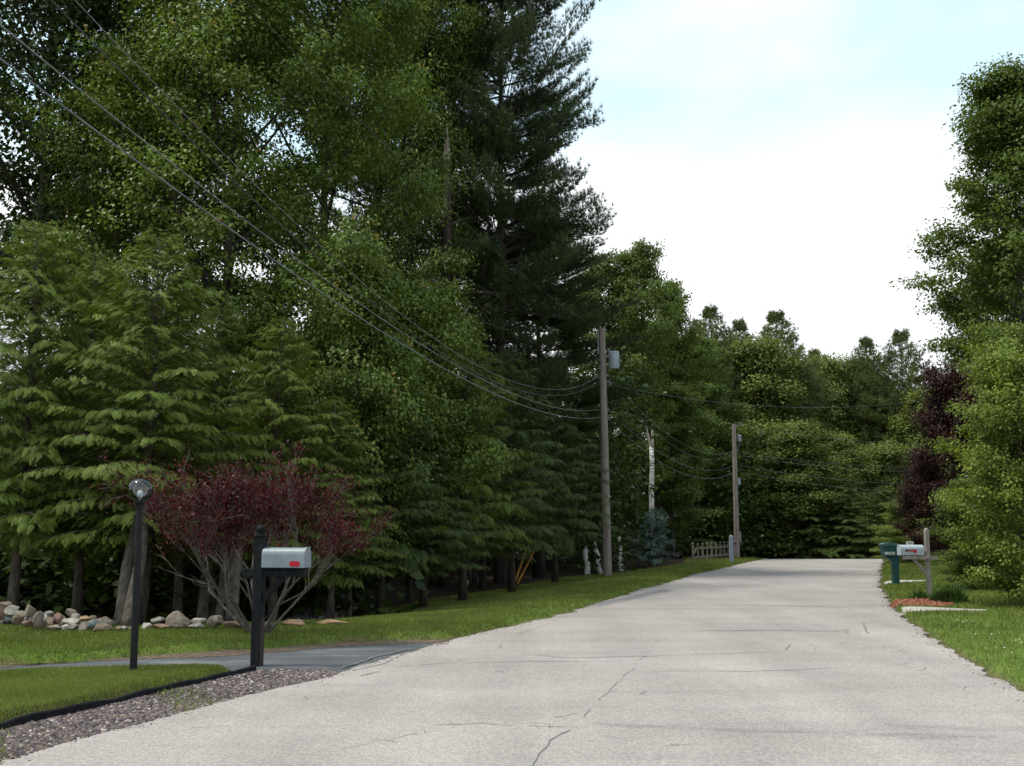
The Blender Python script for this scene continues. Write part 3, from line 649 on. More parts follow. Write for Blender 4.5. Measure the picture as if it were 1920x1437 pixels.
def broadleaf(seed, H, RR_, h0, n1=34, n2=9, n3=6, lpc=24, leaf=0.115, base_r=0.16, squash=1.0, shape='oval', tips=0.0, loose=0.32, vary=0.15):
    r = random.Random(seed); rg = np.random.default_rng(seed); T = MB(); tp = trunk_path(H * 0.93, r, 0.25)
    T.tube(tp, [base_r * (1.25 if i == 0 else 1) * (1 - 0.88 * i / 8) for i in range(9)], 10)
    A = []; D = []
    lob = [r.uniform(0.72, 1.15) for _ in range(7)]
    for i in range(n1):
        t = (i + r.uniform(-.3, .3)) / n1; t = min(max(t, 0), 1)
        h = h0 + (H * 0.9 - h0) * t ** 0.9
        az = i * 2.39996 + r.uniform(-.3, .3)
        if shape == 'oval': e = math.sin(math.pi * min(1, 0.2 + 0.72 * t)) ** 0.7
        elif shape == 'cone': e = (1 - t) ** 0.7 * 0.9 + 0.14
        elif shape == 'vase': e = 0.45 + 0.6 * math.sin(math.pi * min(1, 0.1 + 0.75 * t))
        else: e = 0.85
        L1 = RR_ * e * lob[int((az % 6.283) / 6.283 * 7)] * r.uniform(0.97 - vary, 0.97 + vary)
        el = R(12 + 48 * t + r.uniform(-8, 8))
        st_ = along(tp, min(0.98, h / (H * 0.93)))[0]
        d = Vector((math.cos(az) * math.cos(el), math.sin(az) * math.cos(el), math.sin(el)))
        p1 = limb(st_, d, L1, up=0.25, droop=0.15, n=6, r=r)
        rr = base_r * 0.34 * (1 - 0.6 * t); T.tube(p1, [rr * (1 - 0.85 * j / 6) for j in range(7)], 5, False)
        for j in range(n2):
            tt = 0.28 + 0.72 * (j + r.random() * 0.6) / n2; tt = min(tt, 1)
            p, dd = along(p1, tt); side = (-1) ** j
            s = dd.cross(Vector((0, 0, 1))).normalized() * side
            L2 = L1 * r.uniform(0.26, 0.46) * (1.15 - 0.5 * tt)
            p2 = limb(p, dd * 0.75 + s * r.uniform(0.4, 1.1) + Vector((0, 0, r.uniform(-.35, .35))), L2, up=0.1, droop=0.25, n=3, r=r)
            if j % 2 == 0: T.tube(p2, [rr * 0.35, rr * 0.25, rr * 0.15, 0.003], 3, False)
            for k in range(n3):
                q, d3 = along(p2, min(1, 0.25 + 0.75 * (k + r.random()) / n3))
                q = q + Vector((r.gauss(0, 1), r.gauss(0, 1), r.gauss(0, 0.6))) * 0.12 * loose / 0.32 * 1.6
                A.append(q); D.append(d3)
    A = np.array([p[:] for p in A]); D = np.array([p[:] for p in D]); n = len(A)
    per = rg.integers(int(lpc * 0.5), int(lpc * 1.5), n); I = np.repeat(np.arange(n), per); k = len(I)
    off = rg.normal(size=(k, 3)) * np.array([loose, loose, loose * 0.42 * squash])
    off += D[I] * 0.1
    pos = A[I] + off
    od = off.copy(); od[:, 2] = 0; d = nrm(od + rg.normal(size=(k, 3)) * 0.12) + np.stack([np.zeros(k), np.zeros(k), rg.normal(-0.35, 0.35, k)], 1)
    up = np.stack([rg.normal(0, 0.34, k), rg.normal(0, 0.34, k), np.ones(k)], 1) + nrm(A[I] * [1, 1, 0]) * 0.35
    clus = rg.uniform(-0.24, 0.24, n)[I]
    tint = np.clip(0.47 + clus + rg.normal(0, 0.1, k), 0, 0.9)
    parts = [scatter(LEAF_V, LEAF_F, pos, d, up, rg.uniform(0.7, 1.25, k) * leaf, tint)]
    if tips:      # reddish young leaves standing on the outermost twigs
        rad = np.hypot(A[:, 0], A[:, 1]) / RR_ + A[:, 2] / H * 0.6; sel = np.where((rg.random(n) < tips) & (rad > np.quantile(rad, 0.45)))[0]
        I = np.repeat(sel, 5); k = len(I)
        pos = A[I] + rg.normal(size=(k, 3)) * 0.05 + np.array([0, 0, 0.2]) + D[I] * 0.15; d = rg.normal(size=(k, 3)); d[:, 2] = np.abs(d[:, 2]) * 0.4 + 0.2
        parts.append(scatter(LEAF_V, LEAF_F, pos, d, rg.normal(size=(k, 3)) + [0, 0, 1], np.full(k, leaf * 0.8), np.full(k, 1.0) - rg.uniform(0, 0.07, k)))
    V, Fc, Tn = join(parts)
    cm = np_mesh('crown', V, Fc, Tn); return T, cm

def pine(seed, H, RR_, h0, gap=0.5, per=5, tuft=0.15, base_r=0.2, env=None, step=0.24, upsweep=0.35, ntuft=12, twig=1, nw=0.06, mxl=1.0):
    r = random.Random(seed); rg = np.random.default_rng(seed); T = MB(); tp = trunk_path(H, r, 0.12)
    T.tube(tp, [base_r * (1.2 if i == 0 else 1) * (1 - 0.93 * i / 8) for i in range(9)], 10)
    P = []; D = []
    h = h0; w = 0
    while h < H - 0.15:
        t = (h - h0) / (H - h0)
        e = env(t) if env else (1 - t) ** 0.75 * (0.85 if t > 0.12 else 0.55 + 2.5 * t) + 0.05
        for i in range(per):
            if r.random() < (0.16 if RR_ < 5 else 0.1): continue
            az = w * 1.1 + i * 6.283 / per + r.uniform(-.35, .35); L1 = max(0.25, RR_ * e * r.uniform(0.68, 1.1))
            el = R(0 + 16 * t + r.uniform(-10, 10)); st_ = along(tp, min(0.99, (h + r.uniform(-.12, .12)) / H))[0]
            p1 = limb(st_, (math.cos(az) * math.cos(el), math.sin(az) * math.cos(el), math.sin(el)), L1, up=upsweep, droop=-0.07, n=6, wob=0.08, r=r)
            rr = base_r * 0.2 * (1 - 0.7 * t) + 0.006; T.tube(p1, [rr * (1 - 0.85 * j / 6) for j in range(7)], 4, False)
            ns = max(3, int(L1 * 0.8 / step))
            for j in range(ns):
                tt = 0.22 + 0.78 * (j + r.random() * 0.5) / ns; p, dd = along(p1, min(1, tt))
                for sg in (-1, 1):
                    s = dd.cross(Vector((0, 0, 1))).normalized() * sg
                    L2 = min(mxl, L1 * 0.36) * (1.08 - 0.65 * tt) * r.uniform(0.6, 1.2) + 0.08
                    d2 = (dd * 0.9 + s * 0.8 + Vector((0, 0, r.uniform(0.0, 0.3)))).normalized()
                    m = max(1, int(L2 / (tuft * 0.8)))
                    for k in range(m):
                        q = p + d2 * L2 * (k + 1) / m + Vector((0, 0, 0.12 * ((k + 1) / m) ** 2 * L2)); P.append(q + Vector((r.gauss(0, .03), r.gauss(0, .03), r.gauss(0, .03)))); D.append((d2 + Vector((0, 0, 0.45))).normalized())
                        if twig > 1:
                            d3 = (d2 + s * r.uniform(-1, 1) * 0.9 - dd * r.uniform(-.3, .9) + Vector((0, 0, 0.4))).normalized(); P.append(q + d3 * tuft * r.uniform(0.5, 1.1)); D.append(d3)
            P.append(p1[-1]); D.append((p1[-1] - p1[-2]).normalized() + Vector((0, 0, 0.3)))
        h += gap * r.uniform(0.75, 1.25) * (1 - 0.4 * t); w += 1
    for i in range(14):
        q, dd = along(tp, 0.9 + 0.1 * i / 13); P.append(q); D.append(Vector((r.uniform(-.4, .4), r.uniform(-.4, .4), 1)))
    P = np.array([p[:] for p in P]); D = np.array([p[:] for p in D]); n = len(P); parts = []
    for s in range(3):
        TV, TF = tuft_template(ntuft, s + 1, nw); q = slice(s, None, 3); k = len(P[q])
        parts.append(scatter(TV, TF, P[q], D[q], rg.normal(size=(k, 3)), rg.uniform(0.75, 1.25, k) * tuft, np.clip(rg.normal(0.45, 0.2, k), 0, 1)))
    V, Fc, Tn = join(parts); return T, np_mesh('crown', V, Fc, Tn)

FRa = frond_template(6, 1); FRb = frond_template(5, 1)
def hemlock(seed, H, RR_, h0, nl=120, dens=0.135, fl=0.52, base_r=0.13, tmpl=FRa, lean=0.0, droop=0.6, power=0.6, wm=0.62):
    r = random.Random(seed); rg = np.random.default_rng(seed); T = MB(); tp = trunk_path(H * 0.97, r, 0.18)
    T.tube(tp, [base_r * (1.3 if i == 0 else 1) * (1 - 0.93 * i / 8) for i in range(9)], 10)
    P = []; D = []; S_ = []
    for i in range(nl):
        t = (i + r.random()) / nl; h = h0 + (H * 0.97 - h0) * t; az = i * 2.39996 + r.uniform(-.25, .25)
        L1 = (RR_ * (1 - t) ** power + 0.16) * r.uniform(0.68, 1.12) * (0.8 if t < 0.05 else 1)
        el = R(14 + 34 * t + r.uniform(-8, 8)); st_ = along(tp, min(0.99, h / (H * 0.97)))[0]
        p1 = limb(st_, (math.cos(az) * math.cos(el), math.sin(az) * math.cos(el), math.sin(el)), L1, up=0.0, droop=droop, n=6, wob=0.05, r=r)
        rr = base_r * 0.16 * (1 - 0.7 * t) + 0.004; T.tube(p1, [rr * (1 - 0.85 * j / 6) for j in range(7)], 4, False)
        ns = max(4, int(L1 * 0.9 / dens)); wmax = min(wm, 0.12 + L1 * 0.3)
        for j in range(ns):
            tt = 0.04 + 0.96 * (j + r.random() * 0.7) / ns; p, dd = along(p1, min(1, tt))
            s0 = dd.cross(Vector((0, 0, 1))).normalized()
            for sg in (-1, 1):
                f = r.uniform(0.6, 1.15); out = r.uniform(0, 1) ** 0.8 * wmax * (1.15 - tt * 0.75)
                d2 = (dd * r.uniform(0.5, 1.0) + s0 * sg * r.uniform(0.3, 0.95) + Vector((0, 0, -0.12 - out * 0.9 - 0.35 * tt + r.uniform(-.2, .2)))).normalized()
                P.append(p + s0 * sg * out + dd * out * 0.4 + Vector((0, 0, -0.55 * out * out + r.uniform(-.03, .03)))); D.append(d2); S_.append(fl * f * min(1, 0.6 + L1 * 0.25))
        P.append(p1[-2]); D.append((p1[-1] - p1[-2]).normalized()); S_.append(fl * 1.1 * min(1, 0.5 + L1 * 0.3))
    P = np.array([p[:] for p in P]); D = np.array([p[:] for p in D]); n = len(P)
    rad_ = P * [1, 1, 0]; up = nrm(rad_) * 0.5 + np.array([0, 0, 1.0]) + rg.normal(size=(n, 3)) * 0.32
    V, Fc, Tn = scatter(tmpl[0], tmpl[1], P, D, up, np.array(S_), np.zeros(n))
    k = len(tmpl[0]); xr = np.tile(np.abs(tmpl[0][:, 0] * 0.25 + np.abs(tmpl[0][:, 1]) * 0.5), n)      # lighter young tips of each spray
    Tn = np.clip(np.repeat(rg.normal(0.3, 0.13, n), k) + xr * 0.9, 0, 1)
    return T, np_mesh('crown', V, Fc, Tn)

PROTO = {}
def proto(key, tm, leaf, bark):
    T, cm = tm
    tme = bpy.data.meshes.new('trunk'); tme.from_pydata(T.v, [], T.f); tme.update(); tme.polygons.foreach_set('use_smooth', [True] * len(tme.polygons))
    tme.materials.append(M[bark]); cm.materials.append(M[leaf]); PROTO[key] = (tme, cm, leaf)
def envf(t): return min(0.5, (1 - t) * 1.5) + 0.012
def envp(t): return 0.25 + 0.85 * (math.sin(min(1, t * 1.05) * math.pi) ** 0.5 if t < 0.6 else (1 - t) ** 0.55 * 1.25) * (0.74 + 0.3 * math.sin(t * 25 + 1))
proto('maple_big', broadleaf(11, 15, 4.3, 2.2, 46, 9, 4, 74, 0.098, 0.2, tips=0.16, loose=0.27, vary=0.25), 'maple', 'bark_dark')
proto('maple_big2', broadleaf(12, 15, 4.0, 3.0, 40, 9, 4, 68, 0.098, 0.2, tips=0.14, loose=0.27, vary=0.25), 'maple', 'bark_dark')
proto('maple_loose', broadleaf(13, 15, 3.6, 4.5, 34, 8, 4, 38, 0.125, 0.19, vary=0.25), 'maple_shaded', 'bark_dark')
proto('maple_small', broadleaf(14, 7, 2.2, 0.9, 34, 9, 4, 40, 0.10, 0.08, tips=0.16, loose=0.22, vary=0.25), 'maple', 'bark')
proto('bush_maple', broadleaf(15, 6, 2.1, 0.2, 64, 8, 4, 36, 0.08, 0.07, loose=0.14, vary=0.5, squash=1.3), 'lightleaf', 'bark')
proto('birch', broadleaf(16, 12, 2.6, 2.0, 42, 8, 4, 30, 0.12, 0.11, loose=0.2, vary=0.35), 'birchleaf', 'bark')
proto('poplar', broadleaf(17, 14, 3.0, 1.5, 60, 9, 5, 36, 0.11, 0.16, loose=0.22, vary=0.25), 'birchleaf', 'bark')
proto('fartree', broadleaf(18, 14, 3.4, 2.0, 56, 8, 4, 36, 0.16, 0.2, loose=0.3, vary=0.35, shape='cone', squash=2.0), 'hazyleaf', 'bark_dark')
proto('fartree2', broadleaf(19, 14, 3.0, 1.5, 56, 8, 4, 36, 0.16, 0.2, loose=0.3, vary=0.35, shape='oval', squash=2.0), 'hazyleaf', 'bark_dark')
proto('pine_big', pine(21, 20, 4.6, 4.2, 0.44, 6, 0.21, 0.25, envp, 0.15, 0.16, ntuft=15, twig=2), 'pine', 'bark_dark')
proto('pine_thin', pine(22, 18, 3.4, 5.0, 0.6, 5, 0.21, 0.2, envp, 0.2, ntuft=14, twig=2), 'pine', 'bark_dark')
proto('pine_far', pine(23, 16, 6.0, 2.5, 0.5, 6, 0.3, 0.2, envf, 0.26, 0.3, 11, twig=2, nw=0.1, mxl=2.0), 'hazypine', 'bark_dark')
proto('hemlock', hemlock(31, 9, 2.6, 1.75, 165, 0.032, 0.2), 'hemlock', 'bark')
proto('hemlock2', hemlock(32, 9, 2.5, 1.8, 160, 0.032, 0.2), 'hemlock', 'bark')
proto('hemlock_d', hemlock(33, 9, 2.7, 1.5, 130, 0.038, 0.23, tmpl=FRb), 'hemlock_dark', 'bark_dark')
proto('hemlock_far', hemlock(34, 12, 3.6, 1.0, 120, 0.09, 0.42, tmpl=FRb), 'hemlock_dark', 'bark_dark')
PH = {'maple_big': 15, 'maple_big2': 15, 'maple_loose': 15, 'maple_small': 7, 'bush_maple': 6, 'birch': 12, 'poplar': 14, 'fartree': 14, 'fartree2': 14,
      'pine_big': 20, 'pine_thin': 18, 'pine_far': 15.9, 'hemlock': 9, 'hemlock2': 9, 'hemlock_d': 9, 'hemlock_far': 12}
PR = {'maple_big': 4.3, 'maple_big2': 4.0, 'maple_loose': 3.6, 'maple_small': 2.2, 'bush_maple': 2.1, 'birch': 2.6, 'poplar': 3.0, 'fartree': 3.4, 'fartree2': 3.0,
      'pine_big': 4.6, 'pine_thin': 3.4, 'pine_far': 6.0, 'hemlock': 2.8, 'hemlock2': 2.7, 'hemlock_d': 2.9, 'hemlock_far': 3.9}
_mcache = {}
def tree(key, name, u, d, vtop, rad, rz, label, cat='tree', group=None, leaf=None, lean=0.0, sub=0.0):
    """u, d: where it stands; vtop: picture row of its top; rad: crown radius in metres"""
    tme, cm, lf = PROTO[key]
    if leaf and leaf != lf:
        if (key, leaf) not in _mcache:
            c2 = cm.copy(); c2.materials.clear(); c2.materials.append(M[leaf]); _mcache[(key, leaf)] = c2
        cm = _mcache[(key, leaf)]
    b = PD(u, 1040, d); gz = tz(b.x, d) - 0.03 - sub; H = PD(u, vtop, d).z - gz
    o = empty(name, (b.x, d, gz), rz, label=label, cat=cat, group=group)
    o.scale = (rad / PR[key], rad / PR[key], H / PH[key]); o.rotation_euler = (0, R(lean), rz) if not lean else (R(0), R(lean), 0)
    if lean: o.rotation_euler = (Matrix.Rotation(R(lean), 3, 'Y') @ Matrix.Rotation(rz, 3, 'Z')).to_euler()
    link('trunk', tme, o); link('crown', cm, o); return o

GH = 'hemlocks along the left tree line'
tree('hemlock', 'hemlock_tree', 30, 18.6, 400, 2.1, 0.3, 'hemlock at the left edge of the picture behind the heaped rocks', group=GH)
tree('hemlock2', 'hemlock_tree', 262, 18.4, 425, 2.5, 1.1, 'tallest bright green hemlock, right behind the lamp globe', group=GH, lean=1.0)
tree('hemlock', 'hemlock_tree', 150, 20.2, 470, 2.1, 2.0, 'hemlock between the left edge one and the one behind the lamp globe', group=GH)
tree('hemlock2', 'hemlock_tree', 515, 20.0, 585, 1.8, 2.6, 'hemlock with drooping sprays rising behind the red leaved tree', group=GH)
tree('hemlock', 'hemlock_tree', 400, 21.6, 560, 1.9, 4.4, 'hemlock half hidden behind the left side of the red leaved tree', group=GH)
tree('hemlock', 'hemlock_tree', 622, 20.6, 740, 1.5, 5.4, 'low hemlock with branches hanging right of the red leaved tree', group=GH)
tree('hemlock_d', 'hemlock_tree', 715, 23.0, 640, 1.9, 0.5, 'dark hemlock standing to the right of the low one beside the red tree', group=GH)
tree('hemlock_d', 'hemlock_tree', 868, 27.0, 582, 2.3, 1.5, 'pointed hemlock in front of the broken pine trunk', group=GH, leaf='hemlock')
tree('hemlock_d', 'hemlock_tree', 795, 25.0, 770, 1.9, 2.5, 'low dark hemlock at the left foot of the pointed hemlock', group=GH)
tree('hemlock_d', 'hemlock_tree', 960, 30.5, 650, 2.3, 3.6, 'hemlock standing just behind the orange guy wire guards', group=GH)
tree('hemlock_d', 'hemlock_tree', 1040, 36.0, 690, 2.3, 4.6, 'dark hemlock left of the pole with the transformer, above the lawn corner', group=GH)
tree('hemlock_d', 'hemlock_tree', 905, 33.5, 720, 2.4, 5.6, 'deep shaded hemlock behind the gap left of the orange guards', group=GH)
tree('hemlock_d', 'hemlock_tree', 1085, 50.0, 690, 2.6, 0.9, 'dark hemlock behind the two short birch stumps', group=GH)
GM = 'tall maples behind the hemlocks'
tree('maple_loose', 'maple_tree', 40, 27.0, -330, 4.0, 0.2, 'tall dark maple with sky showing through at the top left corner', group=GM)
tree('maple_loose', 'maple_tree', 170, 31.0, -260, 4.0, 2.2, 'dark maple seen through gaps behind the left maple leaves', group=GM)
tree('maple_big', 'maple_tree', 400, 24.5, -230, 3.9, 0.7, 'big yellow green maple with reddish tips filling the upper left', group=GM)
tree('maple_big2', 'maple_tree', 600, 28.0, -260, 3.6, 3.1, 'maple to the right of the biggest one, reaching above the frame', group=GM)
tree('maple_big2', 'maple_tree', 250, 25.5, 60, 2.6, 5.1, 'shorter maple left of the biggest one above the hemlocks', group=GM)
tree('maple_small', 'maple_tree', 655, 22.6, 470, 1.7, 0.4, 'small maple with orange tips between the hemlock tops', group=GM)
tree('maple_small', 'maple_tree', 770, 25.6, 560, 1.8, 1.9, 'small maple left of the pointed hemlock', group=GM)
tree('maple_big', 'maple_tree', 770, 35.0, -120, 3.2, 4.0, 'maple whose leaves hang before the pine tops near the top centre', group=GM)
GP = 'white pines at the centre'
tree('pine_big', 'white_pine', 938, 36.0, -240, 3.7, 0.6, 'largest dark white pine, long branches reaching right into the sky', group=GP)
tree('pine_thin', 'white_pine', 842, 39.0, -60, 3.4, 2.0, 'thin topped white pine behind the broken trunk', group=GP)
tree('pine_thin', 'white_pine', 700, 36.5, -260, 4.0, 3.3, 'white pine left of the broken trunk, its bare stem showing through maple leaves', group=GP)
tree('pine_big', 'white_pine', 1010, 40.0, 400, 3.9, 4.2, 'shorter white pine at the foot of the largest one', group=GP)
GB = 'broad leaved trees behind the first pole'
tree('birch', 'birch_tree', 1120, 54.0, 470, 2.8, 0.3, 'birch directly behind the top of the pole with the transformer', group=GB)
tree('birch', 'birch_tree', 1195, 53.0, 440, 2.2, 1.4, 'taller loose birch just right of the first pole, top against the sky', group=GB)
tree('birch', 'birch_tree', 1262, 58.0, 515, 2.3, 2.4, 'loose birch with round leaf clumps left of the far ridge trees', group=GB)
tree('poplar', 'leafy_tree', 1235, 58.0, 590, 3.1, 3.4, 'fresh green tree behind the broken birch trunk', group=GB)
tree('poplar', 'leafy_tree', 1305, 69.0, 620, 3.5, 4.4, 'leafy tree left of the second pole, behind the picket fence', group=GB)
tree('hemlock_far', 'hemlock_tree', 1110, 55.0, 770, 2.8, 4.0, 'dark low hemlock left of the blue spruce', group=GB)
tree('hemlock_far', 'hemlock_tree', 1300, 69.0, 790, 3.6, 1.0, 'dark low hemlock behind the picket fence', group=GB)
tree('hemlock_far', 'hemlock_tree', 1230, 60.0, 850, 3.4, 2.0, 'dark low hemlock directly behind the blue spruce', group=GB)
GF = 'far trees beyond the crest of the road'
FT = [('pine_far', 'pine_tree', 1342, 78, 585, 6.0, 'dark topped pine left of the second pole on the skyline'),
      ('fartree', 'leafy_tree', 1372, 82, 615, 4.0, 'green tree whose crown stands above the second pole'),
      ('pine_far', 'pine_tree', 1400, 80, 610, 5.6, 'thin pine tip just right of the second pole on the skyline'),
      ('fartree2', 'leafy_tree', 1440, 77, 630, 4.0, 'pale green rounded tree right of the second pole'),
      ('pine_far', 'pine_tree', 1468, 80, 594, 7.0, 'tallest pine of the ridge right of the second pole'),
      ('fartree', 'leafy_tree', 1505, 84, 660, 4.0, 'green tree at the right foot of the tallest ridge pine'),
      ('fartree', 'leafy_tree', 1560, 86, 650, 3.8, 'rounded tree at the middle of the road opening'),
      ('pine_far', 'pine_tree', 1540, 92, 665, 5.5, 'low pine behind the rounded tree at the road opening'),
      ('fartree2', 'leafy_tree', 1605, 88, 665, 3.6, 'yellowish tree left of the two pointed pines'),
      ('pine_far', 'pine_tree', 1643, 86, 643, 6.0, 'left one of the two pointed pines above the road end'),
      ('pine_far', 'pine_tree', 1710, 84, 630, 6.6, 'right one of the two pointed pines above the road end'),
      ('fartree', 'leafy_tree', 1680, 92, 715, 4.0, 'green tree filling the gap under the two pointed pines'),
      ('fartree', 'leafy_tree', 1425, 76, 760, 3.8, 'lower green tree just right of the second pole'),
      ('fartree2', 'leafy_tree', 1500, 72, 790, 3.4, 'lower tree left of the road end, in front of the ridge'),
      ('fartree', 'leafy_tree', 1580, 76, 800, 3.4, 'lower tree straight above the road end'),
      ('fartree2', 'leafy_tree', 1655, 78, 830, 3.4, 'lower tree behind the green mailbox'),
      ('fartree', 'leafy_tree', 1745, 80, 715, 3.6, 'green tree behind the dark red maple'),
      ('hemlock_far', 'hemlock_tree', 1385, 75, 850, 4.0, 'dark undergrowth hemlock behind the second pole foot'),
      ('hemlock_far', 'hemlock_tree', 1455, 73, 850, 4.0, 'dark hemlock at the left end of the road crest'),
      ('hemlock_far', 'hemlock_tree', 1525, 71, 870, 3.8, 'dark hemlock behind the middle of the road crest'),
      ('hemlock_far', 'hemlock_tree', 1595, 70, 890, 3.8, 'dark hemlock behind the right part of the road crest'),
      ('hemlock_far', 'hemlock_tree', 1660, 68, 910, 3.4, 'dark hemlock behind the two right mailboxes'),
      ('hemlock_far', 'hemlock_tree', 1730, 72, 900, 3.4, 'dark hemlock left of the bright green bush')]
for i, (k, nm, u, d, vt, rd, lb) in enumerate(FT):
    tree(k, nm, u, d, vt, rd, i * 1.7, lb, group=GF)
GR = 'trees on the right side of the road'
tree('poplar', 'leafy_tree', 1945, 36, 105, 3.2, 0.8, 'tall tree at the right edge with its top against the sky', group=GR)
tree('poplar', 'leafy_tree', 1900, 41, 440, 2.2, 3.8, 'lower tree behind the tall one at the right edge', group=GR)
tree('maple_small', 'red_maple', 1800, 34, 700, 1.5, 1.0, 'dark red leaved maple behind the bright green bush', group=GR, leaf='redleaf')
tree('maple_small', 'red_maple', 1740, 43, 870, 1.3, 3.0, 'small dark red maple low behind the pale mailbox', group=GR, leaf='redleaf')
tree('bush_maple', 'leafy_tree', 1935, 20.5, 650, 1.5, 2.0, 'bright yellow green bushy maple at the right edge, branches to the ground', group=GR)
tree('bush_maple', 'leafy_tree', 1705, 47, 950, 1.4, 4.0, 'small bright green shrub just above the pale mailbox', 'shrub', group=GR)
tree('bush_maple', 'leafy_tree', 1850, 26, 900, 1.5, 5.5, 'darker green shrub between the pale mailbox and the bright maple', 'shrub', group=GR, leaf='birchleaf')

# woodland mass far behind the front rows (nobody could count it)
def woodland(name, boxes, n, leaf, m, label, seed):
    rg = np.random.default_rng(seed); P = []
    tot = sum((b[1] - b[0]) * (b[3] - b[2]) for b in boxes)
    for x0, x1, y0, y1, hh in boxes:
        c = max(8, int(n * (x1 - x0) * (y1 - y0) / tot / 60)); cx = rg.uniform(x0, x1, c); cy = rg.uniform(y0, y1, c); ch = rg.uniform(0.05, 1, c) * hh * (0.8 + 0.2 * rg.random(c))
        I = np.repeat(np.arange(c), 60); k = len(I); o = rg.normal(size=(k, 3)) * [0.8, 0.8, 0.4]
        P.append(np.stack([cx[I], cy[I], Tz(cx[I], cy[I], False) + ch[I]], 1) + o)
    P = np.concatenate(P); k = len(P); d = rg.normal(size=(k, 3)) * [1, 1, 0.5]; up = rg.normal(size=(k, 3)) * 0.5 + [0, 0, 1]
    V, Fc, T = scatter(LEAF_V, LEAF_F, P, d, up, rg.uniform(0.7, 1.3, k) * leaf, rg.random(k))
    tag(link(name, np_mesh(name, V, Fc, T), None, M[m]), label, 'woodland', kind='stuff')
woodland('woodland', [(-22, -3.5, 21.5, 26, 2.6), (-26, -5, 33, 48, 8.5), (-6, 5, 42, 60, 9), (-40, -22, 20, 40, 9), (3, 16, 66, 78, 9), (-22, -8, 26, 33, 4)], 230000, 0.26, 'maple_shaded', 'dark mass of woods filling the depth behind the front trees', 5)
woodland('woodland', [(10, 60, 95, 110, 9), (40, 60, 60, 95, 10)], 60000, 0.45, 'maple_shaded', 'dark distant woods closing the view beyond the road end', 6)

# bare trunks standing in the shade of the tree line
def stem(u, v, d_off, utop, vtop, rad, label, m='bark', name='tree_trunk'):
    b = GT(u, v); d = b.y + d_off; b = PD(u, v, d); b.z = min(b.z, tz(b.x, d)) - 0.05; t = PD(utop, max(vtop, 930), d + 1.3)
    k = random.Random(int(u)); pts = []
    for i in range(8):
        q = b.lerp(t, i / 7); q += Vector((math.sin(i * 0.9 + u) * 0.03, 0, 0)); pts.append(q)
    o = MB().tube(pts, [rad * (1.25 if i == 0 else 1.0 - 0.05 * i) for i in range(8)], 12).build(name, M[m], None, smooth=True)
    tag(o, label, 'tree trunk', 'bare trunks in the shade behind the rocks')
stem(222, 1176, 0, 262, 860, 0.10, 'left one of the two leaning trunks beside the lamp post')
stem(243, 1178, -0.2, 275, 860, 0.10, 'thick leaning trunk right beside the black lamp post')
stem(264, 1172, 0.4, 300, 860, 0.05, 'thin slanting trunk just right of the lamp post')
stem(327, 1172, 0.5, 345, 860, 0.09, 'pale slim trunk above the big rounded boulder')
stem(381, 1172, 0.5, 396, 880, 0.10, 'dim trunk behind the rocks left of the red tree')
stem(413, 1172, 0.6, 420, 880, 0.07, 'narrow trunk behind the pointed pale rock')
stem(438, 1172, 0.3, 440, 900, 0.11, 'dim trunk just left of the red tree stems')
stem(795, 1103, 0.1, 806, 860, 0.15, 'left trunk of the pair above the lawn hollow', 'bark_dark')
stem(815, 1100, 0.5, 822, 860, 0.13, 'right trunk of the pair above the lawn hollow', 'bark_dark')
stem(875, 1096, 0.3, 884, 850, 0.13, 'trunk behind the small three cornered stone', 'bark_dark')
stem(888, 1094, 0.6, 896, 850, 0.12, 'trunk behind the small flat rock under the hemlocks', 'bark_dark')
stem(952, 1088, 0.0, 962, 850, 0.17, 'dark trunk just left of the orange guy wire guards', 'bark_dark')
stem(1640, 1042, 30, 1641, 820, 0.16, 'dark far trunk above the right end of the road crest', 'bark_dark')

# broken pine snag in front of the pines
b = PD(832, 1000, 33.5); b.z = tz(b.x, 33.5) - 0.05; t = PD(837, 300, 33.5)
o = empty('broken_tree', b, label='broken grey pine trunk with a splintered pale top, no crown', cat='dead tree'); t = t - b
mb = MB(); pts = [Vector((0, 0, 0)).lerp(t, i / 9) + Vector((0.05 * math.sin(i), 0, 0)) for i in range(10)]
mb.tube(pts, [0.24 - 0.013 * i for i in range(10)], 12); r = random.Random(3)
mb.build('trunk', M['bark_dark'], o, smooth=True)
mb = MB()
for i in range(34):
    q, _ = along(pts, r.uniform(0.5, 0.97)); a = r.uniform(0, 6.28); p2 = limb(q, (math.cos(a), math.sin(a) * 0.6, r.uniform(-0.1, 0.5)), r.uniform(0.8, 2.6), droop=0.2, n=5, wob=0.15, r=r); mb.tube(p2, [0.03, 0.022, 0.017, 0.012, 0.008, 0.004], 4, False)
    for j in range(3):
        q2, dd = along(p2, r.uniform(0.3, 1)); mb.tube(limb(q2, dd + Vector((r.uniform(-.8, .8), 0, r.uniform(-.8, .8))), 0.6, n=3, wob=0.2, r=r), [0.008, 0.006, 0.005, 0.003], 3, False)
mb.build('dead_branch', M['bark'], o, smooth=True)
mb = MB(); top = pts[-1]
for dx, h, w in ((-0.09, 0.7, 0.05), (0.0, 1.25, 0.065), (0.07, 0.8, 0.05), (0.03, 0.55, 0.06), (-0.04, 0.5, 0.06)):
    mb.tube([top + Vector((dx, r.uniform(-.04, .04), -0.3)), top + Vector((dx * 0.9, 0, h * 0.5)), top + Vector((dx * 0.6, 0, h))], [w, w * 0.7, 0.006], 5)
mb.build('splinter', M['splinter'], o)

